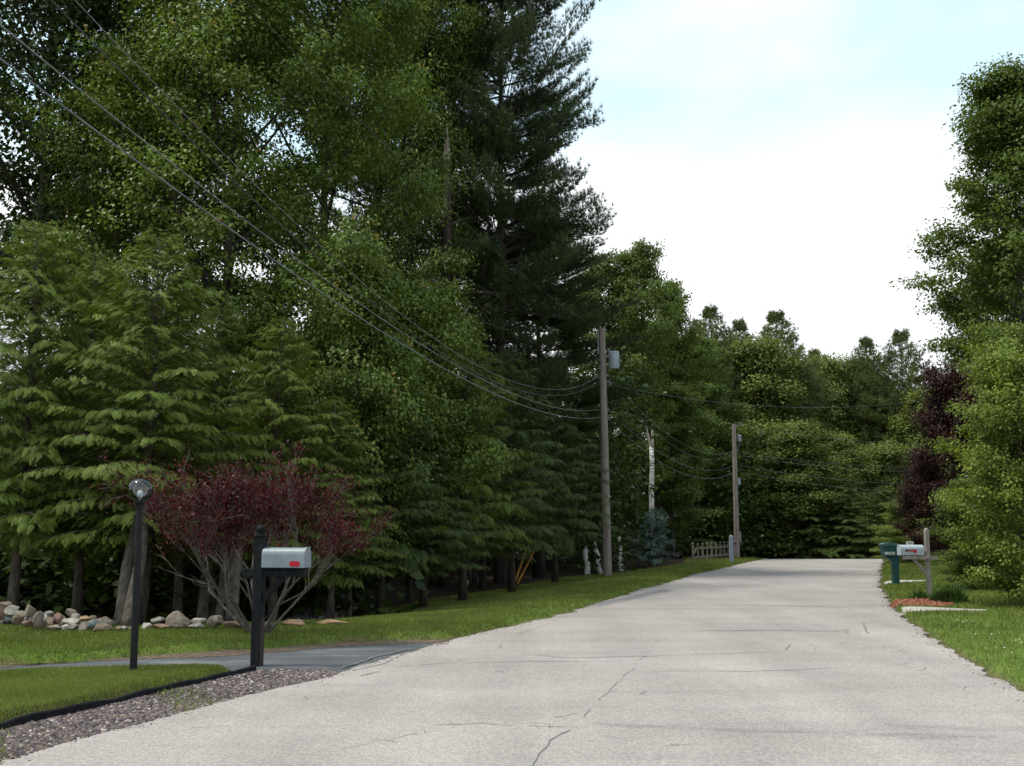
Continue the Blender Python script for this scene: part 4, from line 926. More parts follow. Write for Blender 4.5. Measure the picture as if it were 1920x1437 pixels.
# birches without crowns
GBi = 'white birch stumps on the lawn edge'
def birch_log(u, v, ut, vt, d, rad, label, split=False):
    b = PD(u, v, d); b.z = tz(b.x, d) - 0.03; t = PD(ut, vt, d) - b; o = empty('birch_stump', b, label=label, cat='birch stump', group=GBi)
    pts = [Vector((0, 0, 0)).lerp(t, i / 8) + Vector((0.03 * math.sin(i * 1.3 + u), 0, 0)) for i in range(9)]
    mb = MB(); mb.tube(pts, [rad * (1.2 if i == 0 else 1 - 0.03 * i) for i in range(9)], 12); mb.build('trunk', M['birch'], o, smooth=True)
    mb = MB(); q = pts[-1] - Vector((0, 0, 0.12))
    if split:
        mb.tube([q, q + Vector((-0.08, 0, 0.35)), q + Vector((-0.22, 0, 1.1))], [rad * 0.6, rad * 0.45, 0.02], 6); mb.tube([q, q + Vector((0.06, 0, 0.4)), q + Vector((0.06, 0, 0.9))], [rad * 0.6, rad * 0.5, 0.05], 6)
    else:
        mb.tube([q, q + Vector((0.0, 0, 0.16)), q + Vector((0.02, 0, 0.26))], [rad * 0.75, rad * 0.5, 0.02], 7)
    mb.build('splinter', M['splinter'], o)
birch_log(1224, 1040, 1221, 838, 48.5, 0.13, 'tall broken white birch trunk rising behind the blue spruce', True)
birch_log(1103, 1062, 1097, 1030, 42.5, 0.115, 'short white birch stump, leftmost of the three')
birch_log(1126, 1062, 1116, 1022, 42.5, 0.10, 'leaning white birch stump just left of the first pole')
birch_log(1163, 1058, 1162, 1006, 44.5, 0.09, 'slim white birch stump just right of the first pole')

# blue spruce
T, cm = hemlock(41, 1.0, 0.36, 0.03, 110, 0.014, 0.085, 0.02, tmpl=FRb, droop=0.15, power=0.85, wm=0.05)
b = GT(1219, 1059); H = PD(1214, 962, b.y).z - b.z; sp = empty('blue_spruce', b, label='small pointed blue grey spruce in front of the broken birch', cat='tree'); sp.scale = (H * 1.05, H * 1.05, H)
T.build('trunk', M['bark_dark'], sp, smooth=True); cm.materials.append(M['spruce']); link('crown', cm, sp)

# red leaved plum, many stems from one base
def plum():
    base = GT(487, 1190); base.z -= 0.03
    o = empty('plum_tree', base, label='spreading dark red leaved tree with many grey stems behind the near mailbox', cat='tree')
    r = random.Random(9); rg = np.random.default_rng(9); mb = MB(); A = []; D = []
    def grow(p, d, L_, rad, lev):
        n = 5 if lev < 2 else 4
        pts = limb(p, d, L_, up=0.05 if lev < 2 else 0.12, droop=0.0, n=n, wob=0.17, r=r)
        mb.tube(pts, [max(0.0035, rad * (1 - 0.5 * i / n)) for i in range(n + 1)], 7 if lev < 2 else 4, False)
        if lev >= 2:
            for i in range(6 if lev == 2 else 7): q, dd = along(pts, r.uniform(0.15, 1)); A.append(q); D.append(dd)
        if lev >= 4 or pts[-1].z < 0.5 + 0.2 * lev: return
        for i in range({0: 3, 1: 4, 2: 3, 3: 2}[lev]):
            q, dd = along(pts, r.uniform(0.45, 1.0) if lev else (0.55, 0.8, 1.0)[i])
            s = Vector((r.gauss(0, 1), r.gauss(0, 1), r.gauss(0, 0.45))).normalized()
            grow(q, dd + s * 0.62 + Vector((dd.x, dd.y, 0)) * (0.3 if lev else 0.1) + Vector((0, 0, 0.28 if q.z < 1.6 else -0.12)), L_ * r.uniform(0.55, 0.85), rad * 0.5, lev + 1)
    # (direction across the picture, away, up, length)
    for dx, dy, dz, L_, rd in [(-1.0, 0.1, 0.95, 1.25, 0.055), (-0.75, -0.35, 1.1, 1.15, 0.045), (-0.45, 0.4, 1.2, 1.2, 0.05), (-0.15, -0.3, 1.3, 1.1, 0.04), (0.3, 0.2, 1.2, 1.2, 0.045), (0.55, -0.2, 1.05, 1.15, 0.045), (1.0, 0.2, 0.95, 1.2, 0.045), (-0.9, 0.5, 0.8, 1.2, 0.04), (0.9, 0.5, 0.8, 1.1, 0.035)]:
        grow(Vector((dx * 0.07, dy * 0.07, 0)), (dx * (0.47 if dx > 0 else 0.8), dy, dz), L_ * 0.9, rd * 0.66, 0)
    mb.build('trunk', M['bark_plum'], o, smooth=True)
    A = np.array([p[:] for p in A]); D = np.array([p[:] for p in D]); keep = (A[:, 2] > 1.15); A = A[keep]; D = D[keep]; n = len(A)
    I = np.repeat(np.arange(n), 3); k = len(I); pos = A[I] + rg.normal(size=(k, 3)) * 0.055; d = rg.normal(size=(k, 3)) + D[I] * 0.6
    V, Fc, T = scatter(LEAF_V * [1, 0.9, 1], LEAF_F, pos, d, rg.normal(size=(k, 3)) + [0, 0, 0.6], rg.uniform(0.026, 0.052, k), np.clip(rg.normal(0.45, 0.25, k), 0, 1))
    link('crown', np_mesh('crown', V, Fc, T), o, M['plumleaf'])
    print('plum', n, A.min(0), A.max(0))
    return o
plum()

# dark strap leaved clumps at the pale mailbox post
def clump(u, v, n, h, label, spread):
    rg = np.random.default_rng(int(u)); b = GT(u, v); V = []; Fc = []; T = []
    for i in range(n):
        a = rg.uniform(0, 6.28); rr = rg.uniform(0, spread); p = np.array([math.cos(a) * rr, math.sin(a) * rr, 0]); a2 = a + rg.normal(0, 0.5)
        o = np.array([math.cos(a2), math.sin(a2), 0]); s = np.array([-o[1], o[0], 0]); hh = h * rg.uniform(0.35, 1.15) * (1.1 - 0.6 * rr / spread); w = 0.011; ln = rg.uniform(0.25, 0.8)
        b0 = len(V); c = rg.uniform(0, 1)
        for j in range(5):
            t = j / 4; q = p + o * ln * hh * t * t + np.array([0, 0, hh * (t - 0.38 * t ** 3)]); ww = w * (1 - t ** 2 * 0.9)
            V += [q - s * ww, q + s * ww]; T += [c, c]
            if j: k = b0 + 2 * j; Fc.append([k - 2, k - 1, k + 1, k])
    o = link('daylily_clump', np_mesh('daylily_clump', np.array(V), np.array(Fc), np.array(T)), None, M['daylily']); o.location = b
    tag(o, label, 'plant', 'strap leaved clumps around the pale mailbox post')
clump(1788, 1131, 420, 0.55, 'tall dark clump of strap leaves right of the weathered mailbox post', 0.26)
clump(1762, 1129, 240, 0.38, 'middle clump of strap leaves touching the weathered mailbox post', 0.2)
clump(1725, 1124, 220, 0.32, 'low clump of strap leaves left of the weathered mailbox post', 0.22)

# ---------------------------------------------------------------- rocks
def hull_rock(seed, sx_, sy_, sz_):
    r = random.Random(seed); bm = bmesh.new()
    for i in range(16):
        v = Vector((r.gauss(0, 1), r.gauss(0, 1), r.gauss(0, 1))).normalized(); v *= r.uniform(0.82, 1.08); bm.verts.new(v)
    res = bmesh.ops.convex_hull(bm, input=bm.verts[:]); bmesh.ops.delete(bm, geom=[g for g in res['geom_unused'] if isinstance(g, bmesh.types.BMVert)], context='VERTS')
    bmesh.ops.triangulate(bm, faces=bm.faces[:])
    for _ in range(3): bmesh.ops.subdivide_edges(bm, edges=bm.edges[:], cuts=1, use_grid_fill=True); bmesh.ops.triangulate(bm, faces=bm.faces[:])
    for _ in range(3): bmesh.ops.smooth_vert(bm, verts=bm.verts[:], factor=0.5, use_axis_x=True, use_axis_y=True, use_axis_z=True)
    for v in bm.verts:
        k = mnoise.fractal(v.co * 1.8 + Vector((seed, 0, 0)), 1, 2, 4) * 0.07; v.co *= 1 + k
        v.co = Vector((v.co.x * sx_, v.co.y * sy_, v.co.z * sz_))
    return bm
def rockmat(name, c):
    return mat(name, [tuple(x * 0.5 for x in c), c, tuple(min(1, x * 1.45) for x in c)], 7, 8, 0.92, 0.7, 26, rgh=0.7)
RM = {'tan': rockmat('rock_tan', (0.2, 0.165, 0.13)), 'grey': rockmat('rock_grey', (0.19, 0.18, 0.165)), 'pale': rockmat('rock_pale', (0.31, 0.28, 0.235)),
      'reddish': rockmat('rock_reddish', (0.165, 0.105, 0.08)), 'brown': rockmat('rock_brown', (0.15, 0.11, 0.08)), 'slate': rockmat('rock_slate', (0.11, 0.13, 0.13)), 'orange tan': rockmat('rock_orange', (0.29, 0.185, 0.11))}
rocks = [(-22, 1147, 26, 30, 'brown', 'brown rock cut by the left picture edge'), (5, 1149, 26, 34, 'reddish', 'tall reddish brown rock at the left end of the heap'), (12, 1138, 24, 11, 'tan', 'flat tan rock on top at the left end of the heap'),
 (22, 1147, 30, 15, 'pale', 'pale flat rock near the top left of the heap'), (54, 1150, 26, 24, 'tan', 'rounded tan rock, highest of the left half of the heap'), (36, 1155, 18, 16, 'tan', 'small tan rock under the pale flat one'),
 (16, 1163, 18, 13, 'slate', 'blue grey rock at the foot of the left end'), (33, 1166, 20, 15, 'brown', 'dark brown rock at the foot, beside the blue grey one'), (53, 1172, 20, 12, 'reddish', 'low reddish rock at the grass edge'),
 (73, 1165, 26, 27, 'tan', 'large egg shaped tan rock in the middle of the heap'), (84, 1165, 14, 15, 'pale', 'small light rock leaning on the egg shaped one'), (93, 1172, 21, 19, 'brown', 'brown rock right of the egg shaped one'), (91, 1154, 18, 10, 'grey', 'grey rock behind and above the egg shaped one'),
 (108, 1164, 23, 23, 'reddish', 'rust coloured upright rock at the heap centre'), (119, 1171, 15, 14, 'tan', 'tan rock wedged right of the rust coloured one'), (132, 1155, 22, 17, 'tan', 'peaked tan rock on top of the right half'), (142, 1161, 16, 12, 'pale', 'pale rock below the peaked one'),
 (103, 1180, 21, 13, 'tan', 'low tan rock at the grass under the rust coloured one'), (133, 1170, 36, 12, 'pale', 'long light slab lying across the heap'), (122, 1182, 19, 14, 'pale', 'pinkish pale rock at the grass under the long slab'), (140, 1181, 22, 14, 'tan', 'tan rock at the grass, right under the slab'),
 (160, 1165, 22, 11, 'orange tan', 'orange tan rock at the upper right of the heap'), (156, 1180, 20, 15, 'tan', 'tan rock left of the slate coloured one'), (175, 1174, 27, 17, 'slate', 'slate green rock at the right end of the heap'), (193, 1182, 36, 15, 'brown', 'long brown rock at the grass before the trunks'),
 (222, 1183, 18, 11, 'brown', 'small brown rock at the foot of the leaning trunks'), (231, 1182, 22, 10, 'grey', 'grey rock before the thick leaning trunk'), (247, 1183, 14, 9, 'reddish', 'tiny reddish rock left of the lamp post'), (273, 1179, 23, 13, 'pale', 'pale cream rock just right of the lamp post'),
 (297, 1168, 25, 14, 'grey', 'grey block left of the big boulder'), (306, 1178, 38, 10, 'reddish', 'flat brown rock under the grey block'), (335, 1166, 46, 30, 'tan', 'biggest rounded boulder of the row'), (373, 1168, 27, 12, 'pale', 'pale flat rock right of the biggest boulder'),
 (372, 1177, 36, 8, 'grey', 'low grey rock under the pale flat one'), (403, 1169, 34, 23, 'tan', 'pointed pale brown rock left of the red tree'), (440, 1174, 42, 12, 'brown', 'low dark rock at the red tree base'), (503, 1175, 20, 9, 'grey', 'small grey rock right of the near mailbox post'),
 (545, 1171, 70, 12, 'orange tan', 'long low orange tan rock right of the near mailbox'), (625, 1169, 60, 9, 'orange tan', 'last flat orange tan rock of the row'), (690, 1128, 30, 14, 'grey', 'square grey stone by the rubble in the shade'),
 (874, 1094, 10, 10, 'pale', 'small three cornered pale stone under the dark trees'), (902, 1092, 20, 9, 'tan', 'small flat rock under the dark trees')]
for i, (u, v, w, h, c, lb) in enumerate(rocks):
    vb = 1188 if u < 250 else 1184
    if u < 60: vb = 1170 + (u + 30) * 0.2
    if u > 460: vb = v + h / 2
    db = GT(u, min(vb, 1189) if u < 460 else vb).y; hz = max(0, (vb - (v + h / 2))); d = db + 0.25 + hz * 0.011
    s = d / F; c3 = PD(u, v, d); bm = hull_rock(i + 60, w * s * 0.62, max(w, h) * s * 0.52, h * s * 0.66)
    mb = MB().bm(bm, Matrix.Rotation(R((i * 37) % 40 - 20), 4, 'Z')); o = mb.build('rock', RM[c], None, smooth=True); o.location = c3
    o.location.z += 0.025
    if u > 460: o.location.z = tz(c3.x, c3.y) + h * s * 0.45
    tag(o, lb, 'rock', 'fieldstones edging the left lawn')
# buried stones that carry the heap, mostly hidden by the ones in front
r = random.Random(4)
for i in range(16):
    u = -10 + i * 14; d = GT(u, 1186 if u > 60 else 1172).y + 0.55; b = PD(u, 1170, d)
    o = MB().bm(hull_rock(200 + i, 0.15, 0.14, 0.16)).build('rock', RM[r.choice(['brown', 'grey', 'tan'])], None, smooth=True); o.location = (b.x, d, tz(b.x, d) + 0.06)
    tag(o, 'half buried stone in the back row of the heap, hardly seen between the front ones', 'rock', 'back row stones under the heap')

# ---------------------------------------------------------------- mailboxes
def tin_box(parent, L_, W_, H_, m, zc, y0, flag_side=0):
    """box along local +X, door at +X"""
    prof = []; r_ = W_ / 2; hs = H_ - r_
    prof = [(-r_, 0), (-r_, hs)] + [(-r_ * math.cos(a), hs + r_ * math.sin(a)) for a in [math.pi * k / 14 for k in range(1, 14)]] + [(r_, hs), (r_, 0)]
    def shell(x0, x1, grow=0.0):
        V = []
        for x in (x0, x1):
            for y, z in prof: V.append((x, y * (1 + grow / r_), z + zc + (grow if z > 0 else 0)))
        n = len(prof); Fs = [[k, k + 1, n + k + 1, n + k] for k in range(n - 1)] + [[n - 1, 0, n, 2 * n - 1]] + [list(range(n))[::-1], [n + k for k in range(n)]]
        return V, Fs
    mb = MB(); mb.add(*shell(y0, y0 + L_ - 0.03)); mb.build('box_body', m, parent, angle=R(40))
    mb = MB(); mb.add(*shell(y0 + L_ - 0.03, y0 + L_, 0.006)); mb.tube([(y0 + L_ - 0.002, 0, zc + H_ - 0.02), (y0 + L_ + 0.025, 0, zc + H_ - 0.005), (y0 + L_ + 0.02, 0, zc + H_ + 0.015)], 0.007, 6)
    mb.build('door', m, parent, angle=R(40))
base = GT(481, 1257); d0 = base.y; s0 = d0 / F
nm = empty('mailbox', base, R(-14), label='white mailbox with a red oval on a black post beside the driveway', cat='mailbox')
PW = 0.112; HP = (1257 - 1018) * s0 * 1.01
MB().box((0, 0, HP / 2 - 0.03), (PW, PW, HP + 0.06), bev=0.006).build('post', M['blackwood'], nm)
MB().box((PW / 2 + 0.0015, 0, 0.29), (0.003, PW - 0.016, 0.6)).build('bare_side', M['postside'], nm)
mb = MB(); mb.box((0, 0, HP + 0.008), (PW + 0.025, PW + 0.025, 0.016), bev=0.004)
mb.lathe([(0.045, HP + 0.016), (0.05, HP + 0.03), (0.036, HP + 0.045), (0.04, HP + 0.055), (0.052, HP + 0.075), (0.048, HP + 0.1), (0.03, HP + 0.125), (0.012, HP + 0.138), (0.002, HP + 0.142)])
mb.build('finial', M['blackwood'], nm, angle=R(50))
zc = (1257 - 1074) * s0
mb = MB(); mb.box((0.19, 0, zc - 0.045), (0.78, 0.085, 0.09), bev=0.004); mb.build('arm', M['blackwood'], nm)
mb = MB(); mb.box((-0.14, 0, zc - 0.075), (0.10, 0.07, 0.06), rot=Matrix.Rotation(R(25), 4, 'Y'), bev=0.004)
q = 0.24; mb.box((0.06 + q / 2, 0, zc - 0.09 - q / 2 - 0.01), (0.36, 0.07, 0.06), rot=Matrix.Rotation(R(-45), 4, 'Y'), bev=0.004); mb.build('brace', M['blackwood'], nm)
MB().box((0.315, 0, zc + 0.008), (0.5, 0.155, 0.016)).build('shelf_board', M['blackwood'], nm)
tin_box(nm, 0.535, 0.17, 0.225, M['whitebox'], zc + 0.016, 0.062)
mb = MB(); cxx, czz = 0.475, zc + 0.06
prof = [(cxx + 0.036 + 0.03 * math.cos(a), czz + 0.03 * math.sin(a)) for a in [-math.pi / 2 + math.pi * k / 8 for k in range(9)]] + [(cxx - 0.036 + 0.03 * math.cos(a), czz + 0.03 * math.sin(a)) for a in [math.pi / 2 + math.pi * k / 8 for k in range(9)]]
n_ = len(prof); mb.add([(x, -0.0885, z) for x, z in prof] + [(x, -0.085, z) for x, z in prof], [list(range(n_)), list(range(n_, 2 * n_))[::-1]] + [[k, (k + 1) % n_, n_ + (k + 1) % n_, n_ + k][::-1] for k in range(n_)])
mb.build('reflector', M['red'], nm)

# pale mailbox with red flag and weathered post on the right
b = GT(1743, 1119); s = b.y / F; pm = empty('mailbox', b, R(6), label='pale grey mailbox with a red flag on a weathered wooden post', cat='mailbox')
Hh = (1119 - 995) * s
mb = MB(); mb.box((0, 0, Hh / 2 - 0.05), (0.095, 0.095, Hh + 0.02), bev=0.012); mb.lathe([(0.05, Hh - 0.05), (0.046, Hh - 0.015), (0.03, Hh + 0.008), (0.01, Hh + 0.015)], n=16); mb.build('post', M['greywood'], pm)
za = (1119 - 1048) * s
mb = MB(); mb.box((-0.21, -0.068, za), (0.80, 0.04, 0.075), bev=0.004); mb.build('arm', M['greywood'], pm)
MB().box((-0.375, 0.0, za + 0.046), (0.50, 0.16, 0.016)).build('shelf_board', M['blackwood'], pm)
mb = MB(); mb.box((-0.185, -0.012, za - 0.2), (0.44, 0.05, 0.065), rot=Matrix.Rotation(R(49), 4, 'Y'), bev=0.004); mb.build('brace', M['greywood'], pm)
def tin_left(parent):
    o0 = set(parent.children); tin_box(parent, 0.54, 0.17, 0.225, M['palebox'], za + 0.054, 0.0)
    for c in set(parent.children) - o0:
        c.rotation_euler = (0, 0, math.pi); c.location = (-0.115, 0, 0)
tin_left(pm)
fy = -0.0905; fx = -0.42; fz = za + 0.054 + 0.105
mb = MB(); mb.box((fx, fy, fz), (0.17, 0.006, 0.032)); mb.box((fx + 0.1, fy, fz - 0.022), (0.055, 0.0065, 0.075), rot=Matrix.Rotation(R(35), 4, 'Y')); mb.build('flag', M['red'], pm)
MB().box((fx - 0.105, fy, fz - 0.002), (0.045, 0.008, 0.05), bev=0.002).build('flag_hinge', M['ink'], pm)
f = MB().box((-0.395, 0.0, za + 0.054 + 0.262), (0.17, 0.008, 0.075), bev=0.002).build('name_plate', M['sticker'], pm)
def glyphs(cx_, cz_, y_, n, w, h, seed, pattern):
    mb = MB(); sg = w / n
    SEG = {'0': 'abcdef', '1': 'bc', '2': 'abged', '3': 'abgcd', '4': 'fgbc', '7': 'abc', '5': 'afgcd', '8': 'abcdefg', '-': 'g'}
    gw, gh, tk = sg * 0.62, h, h * 0.17
    for i, ch in enumerate(pattern):
        x = cx_ - w / 2 + sg * (i + 0.5)
        P_ = {'a': (0, gh / 2, 1), 'g': (0, 0, 1), 'd': (0, -gh / 2, 1), 'b': (gw / 2, gh / 4, 0), 'c': (gw / 2, -gh / 4, 0), 'f': (-gw / 2, gh / 4, 0), 'e': (-gw / 2, -gh / 4, 0)}
        for c in SEG[ch]:
            dx, dz, hor = P_[c]; mb.box((x + dx, y_, cz_ + dz), ((gw, 0.002, tk) if hor else (tk, 0.0025, gh / 2)))
    return mb
g = glyphs(-0.395, za + 0.054 + 0.262, -0.0055, 4, 0.13, 0.035, 1, '1072').build('number', M['ink'], f)

# green moulded mailbox
b = GT(1680, 1097); s = b.y / F; gm_ = empty('mailbox', b, R(3), label='dark green moulded plastic mailbox on its own post by the road', cat='mailbox')
Hg = (1097 - 1020) * s
prof = [(-0.11, 0), (0.08, 0), (0.085, Hg * 0.55), (0.09, Hg * 0.72), (0.09, Hg * 0.86)]     # front silhouette, box overhangs towards the road (-x)
def slab(pts, y0, y1):
    n = len(pts); V = [(x, y0, z) for x, z in pts] + [(x, y1, z) for x, z in pts]
    return V, [list(range(n)), list(range(n, 2 * n))[::-1]] + [[k, n + k, n + (k + 1) % n, (k + 1) % n] for k in range(n)]
mb = MB(); mb.add(*slab([(-0.085, 0), (0.075, 0), (0.085, Hg * 0.5), (0.085, Hg * 0.68), (-0.30, Hg * 0.68), (-0.27, Hg * 0.655), (-0.2, Hg * 0.62), (-0.13, Hg * 0.58), (-0.09, Hg * 0.5), (-0.08, Hg * 0.4)], -0.07, 0.07)); mb.build('post', M['greenplastic'], gm_)
mb = MB(); mb.add(*slab([(-0.315, Hg * 0.682), (0.088, Hg * 0.682), (0.088, Hg * 0.93), (-0.365, Hg * 0.93)], -0.115, 0.115)); mb.build('box_body', M['greenplastic'], gm_)
mb = MB(); mb.add(*slab([(-0.375, Hg * 0.932), (0.095, Hg * 0.932), (0.095, Hg * 0.955), (0.05, Hg * 0.985), (-0.13, Hg * 1.0), (-0.3, Hg * 0.99), (-0.385, Hg * 0.965)], -0.125, 0.125)); mb.build('lid', M['greenlid'], gm_)
st_ = MB().box((-0.175, -0.1175, Hg * 0.75), (0.27, 0.005, 0.075), bev=0.001).build('number_sticker', M['sticker'], gm_)
glyphs(-0.175, Hg * 0.75, -0.1215, 6, 0.24, 0.05, 2, '1-2331').build('number', M['greenplastic'], st_)

# ---------------------------------------------------------------- globe lamp post
b = G0(250, 1256, 0.085); b.z = tz(b.x, b.y); s = b.y / F; lp = empty('lamp_post', b, label='black lamp post with a clear glass globe on the near lawn', cat='lamp post')
top = PD(262, 945, b.y) - b; pts = [Vector((0, 0, -0.05)), top * 0.5, top * 1.0]
mb = MB(); mb.tube([pts[0], pts[1], top * 0.985], [0.038, 0.037, 0.036], 20); mb.build('pole', M['blackmetal'], lp, angle=R(50))
mb = MB(); mb.lathe([(0.036, -0.06), (0.046, -0.055), (0.046, 0.0), (0.058, 0.012), (0.058, 0.03), (0.042, 0.045)], top); mb.build('fitter', M['blackmetal'], lp, angle=R(50))
RG = 22.5 * s; gc = top + Vector((0, 0, 0.02 + RG))
gmn = bpy.data.materials.new('clear_globe'); gmn.use_nodes = True; n = gmn.node_tree.nodes; l = gmn.node_tree.links; n.remove(n['Principled BSDF'])
tr = n.new('ShaderNodeBsdfTransparent'); tr.inputs[0].default_value = (0.9, 0.91, 0.94, 1); gl = n.new('ShaderNodeBsdfGlossy'); gl.inputs['Roughness'].default_value = 0.03
lwn = n.new('ShaderNodeLayerWeight'); lwn.inputs[0].default_value = 0.42; mxs = n.new('ShaderNodeMixShader')
nzt = n.new('ShaderNodeTexNoise'); nzt.inputs['Scale'].default_value = 6; bpn = n.new('ShaderNodeBump'); bpn.inputs['Strength'].default_value = 0.1; l.new(nzt.outputs[0], bpn.inputs['Height']); pass
l.new(lwn.outputs['Fresnel'], mxs.inputs[0]); l.new(tr.outputs[0], mxs.inputs[1]); l.new(gl.outputs[0], mxs.inputs[2]); l.new(mxs.outputs[0], n['Material Output'].inputs['Surface'])
bm = bmesh.new(); bmesh.ops.create_uvsphere(bm, u_segments=32, v_segments=20, radius=RG); MB().bm(bm, Matrix.Translation(gc)).build('globe', gmn, lp, smooth=True)
mb = MB(); mb.lathe([(0.014, 0.03), (0.016, 0.06), (0.03, 0.085), (0.033, 0.105), (0.028, 0.128), (0.012, 0.143), (0.002, 0.146)], top, 16); mb.build('bulb', M['porcelain'], lp, smooth=True)

# ---------------------------------------------------------------- utility poles and wires
def catw(name, pts, rad, m, label, group):
    tag(MB().tube(pts, rad * 0.75, 6).build(name, M[m], None, smooth=True), label, 'wire', group)
b1 = GT(1139, 1089); b1.y = 37.5; b1 = PD(1139, 1089, 37.5); b1.z = tz(b1.x, 37.5); t1 = PD(1128.5, 616, 37.5)
p1 = empty('utility_pole', b1, label='near wooden utility pole with a grey transformer can', cat='utility pole', group='wooden utility poles'); T1 = t1 - b1
def pole_at(bb, tt, v): f = (PD(1130, v, bb.y).z - bb.z) / (tt.z - bb.z); return bb.lerp(tt, f)
MB().tube([Vector((0, 0, -0.1)), T1 * 0.5, T1], [0.165, 0.14, 0.112], 20).build('pole', M['polewood'], p1, angle=R(60))
def rel(v, dx=0.0, dy=0.0): q = pole_at(b1, t1, v) - b1; return q + Vector((dx, dy, 0))
mb = MB(); q = rel(645, -0.145); mb.box(q, (0.04, 0.06, 0.75)); mb.lathe([(0.025, 0), (0.045, 0.02), (0.03, 0.05), (0.05, 0.07), (0.03, 0.1), (0.02, 0.14)], q + Vector((0, 0, 0.37)), 12); mb.build('top_insulator', M['steel'], p1)
q = rel(692, 0.40); s = 37.5 / F
mb = MB(); mb.lathe([(0.17, 0.0), (0.185, 0.015), (0.185, 0.56), (0.195, 0.565), (0.195, 0.59), (0.16, 0.625), (0.05, 0.635)], q, 24); can = mb.build('transformer', M['canister'], p1, angle=R(45))
for zz in (0.45, 0.15): MB().box(q + Vector((-0.23, 0, zz)), (0.12, 0.08, 0.05)).build('bracket', M['steel'], can)
MB().lathe([(0.03, 0), (0.05, 0.03), (0.03, 0.06), (0.045, 0.09), (0.025, 0.13)], q + Vector((-0.16, -0.06, 0.54)), 10).build('bushing', M['steel'], can)
MB().tube([q + Vector((0.19, -0.05, 0.1)), q + Vector((0.215, -0.05, 0.3)), q + Vector((0.2, -0.05, 0.5))], 0.014, 5).build('lead', M['steel'], can)
for v_, dx in ((704, 0.16), (716, 0.22), (768, 0.15), (785, 0.17)):
    q = rel(v_, dx); mb = MB(); mb.lathe([(0.02, -0.05), (0.045, -0.03), (0.03, 0), (0.045, 0.03), (0.02, 0.05)], q, 10); mb.tube([rel(v_, 0.1), q], 0.014, 5); mb.build('wire_clamp', M['steel'], p1)
MB().tube([rel(716, 0.12), rel(719, 0.3), rel(724, 0.24)], 0.02, 5).build('jumper', M['steel'], p1)
MB().tube([rel(768, 0.12), rel(776, 0.0, -0.16), rel(783, -0.1, -0.08)], 0.012, 5).build('jumper', M['steel'], p1)

b2 = PD(1382, 1048, 62.0); b2.z = tz(b2.x, 62.0); t2 = PD(1376, 795, 62.0)
p2 = empty('utility_pole', b2, label='far wooden utility pole beside the picket fence', cat='utility pole', group='wooden utility poles'); T2 = t2 - b2
MB().tube([Vector((0, 0, -0.1)), T2 * 0.5, T2], [0.165, 0.14, 0.11], 16).build('pole', M['polewood'], p2, angle=R(60))
def rel2(v, dx=0.0): f = (PD(1376, v, 62).z - b2.z) / T2.z; return T2 * f + Vector((dx, 0, 0))
mb = MB(); mb.box(rel2(799, 0.22), (0.4, 0.06, 0.06)); mb.lathe([(0.02, 0), (0.04, 0.03), (0.02, 0.12)], rel2(796, 0.38), 8); mb.build('top_bracket', M['steel'], p2)
mb = MB(); mb.lathe([(0.12, 0), (0.13, 0.02), (0.13, 0.36), (0.08, 0.42)], rel2(829, 0.3), 14); mb.tube([rel2(822, 0.1), rel2(822, 0.2)], 0.03, 5); mb.tube([rel2(832, 0.36), rel2(838, 0.24), rel2(850, 0.16)], 0.02, 5); mb.build('transformer', M['steel'], p2)
MB().box(rel2(903, 0.22), (0.14, 0.12, 0.4), bev=0.01).build('meter_box', M['canister'], p2)
MB().box(rel2(1005, 0.2), (0.1, 0.14, 0.5), bev=0.01).build('cable_guard', M['greywood'], p2)

# wires: the span over the camera's left shoulder lies in the vertical plane through the near pole and the pole behind
P0 = Vector((-6.8, -4.0)); A1 = Vector((b1.x, b1.y))
def on_plane(u, v, a, b_):
    r_ = ray(u, v); dd = b_ - a; # solve  t*r.xy = a + s*dd
    det = r_.x * (-dd.y) - r_.y * (-dd.x); t = (a.x * (-dd.y) - a.y * (-dd.x)) / det
    p = Vector((r_.x * t, r_.y * t)); s_ = (p - a).dot(dd) / dd.length_squared; return s_, EYE + r_.z * t
def span(a3, b2d, obs, smax, n=60):
    """parabola through the pole point and two sighted points"""
    a = a3.xy; pts = [(0.0, a3.z)] + [on_plane(u, v, a, b2d) for u, v in obs]
    A_ = np.array([[s_ * s_, s_, 1] for s_, _ in pts]); z = np.array([q for _, q in pts]); c = np.linalg.solve(A_, z) if len(pts) == 3 else np.linalg.lstsq(A_, z, rcond=None)[0]
    out = []
    for i in range(n + 1):
        s_ = smax * i / n; p = a.lerp(b2d, s_) if s_ <= 1 else a + (b2d - a) * s_; out.append(Vector((p.x, p.y, c[0] * s_ * s_ + c[1] * s_ + c[2])))
    print('span sag', c); return out
GW = 'overhead wires'
w1 = b1 + rel(704, -0.1); w2_ = b1 + rel(714, -0.1); w3 = b1 + rel(768, -0.12); w4 = b1 + rel(783, -0.14); w0 = b1 + rel(616, -0.145)
catw('overhead_wire', span(w4, P0, [(807, 677), (0, 110)], 0.95), 0.011, 'wire_light', 'lowest overhead cable running from the upper left to the near pole', GW)
catw('overhead_wire', span(w3, P0, [(807, 657), (0, 47)], 0.95), 0.009, 'wire_light', 'second lowest overhead cable running from the upper left to the near pole', GW)
catw('overhead_wire', span(w2_, P0, [(840, 670), (95, 0)], 0.95), 0.008, 'wire_dark', 'dark twisted wire above the two lowest cables, meeting the near pole under the transformer', GW)
catw('overhead_wire', span(w1, P0, [(900, 688), (140, 0)], 0.95), 0.006, 'wire_light', 'thin grey wire meeting the near pole just under the transformer can', GW)
catw('overhead_wire', span(w0, P0, [(800, 350), (458, 0)], 0.75), 0.0045, 'wire_dark', 'thin wire climbing steeply left from the top of the near pole', GW)
A2 = Vector((b2.x, b2.y))
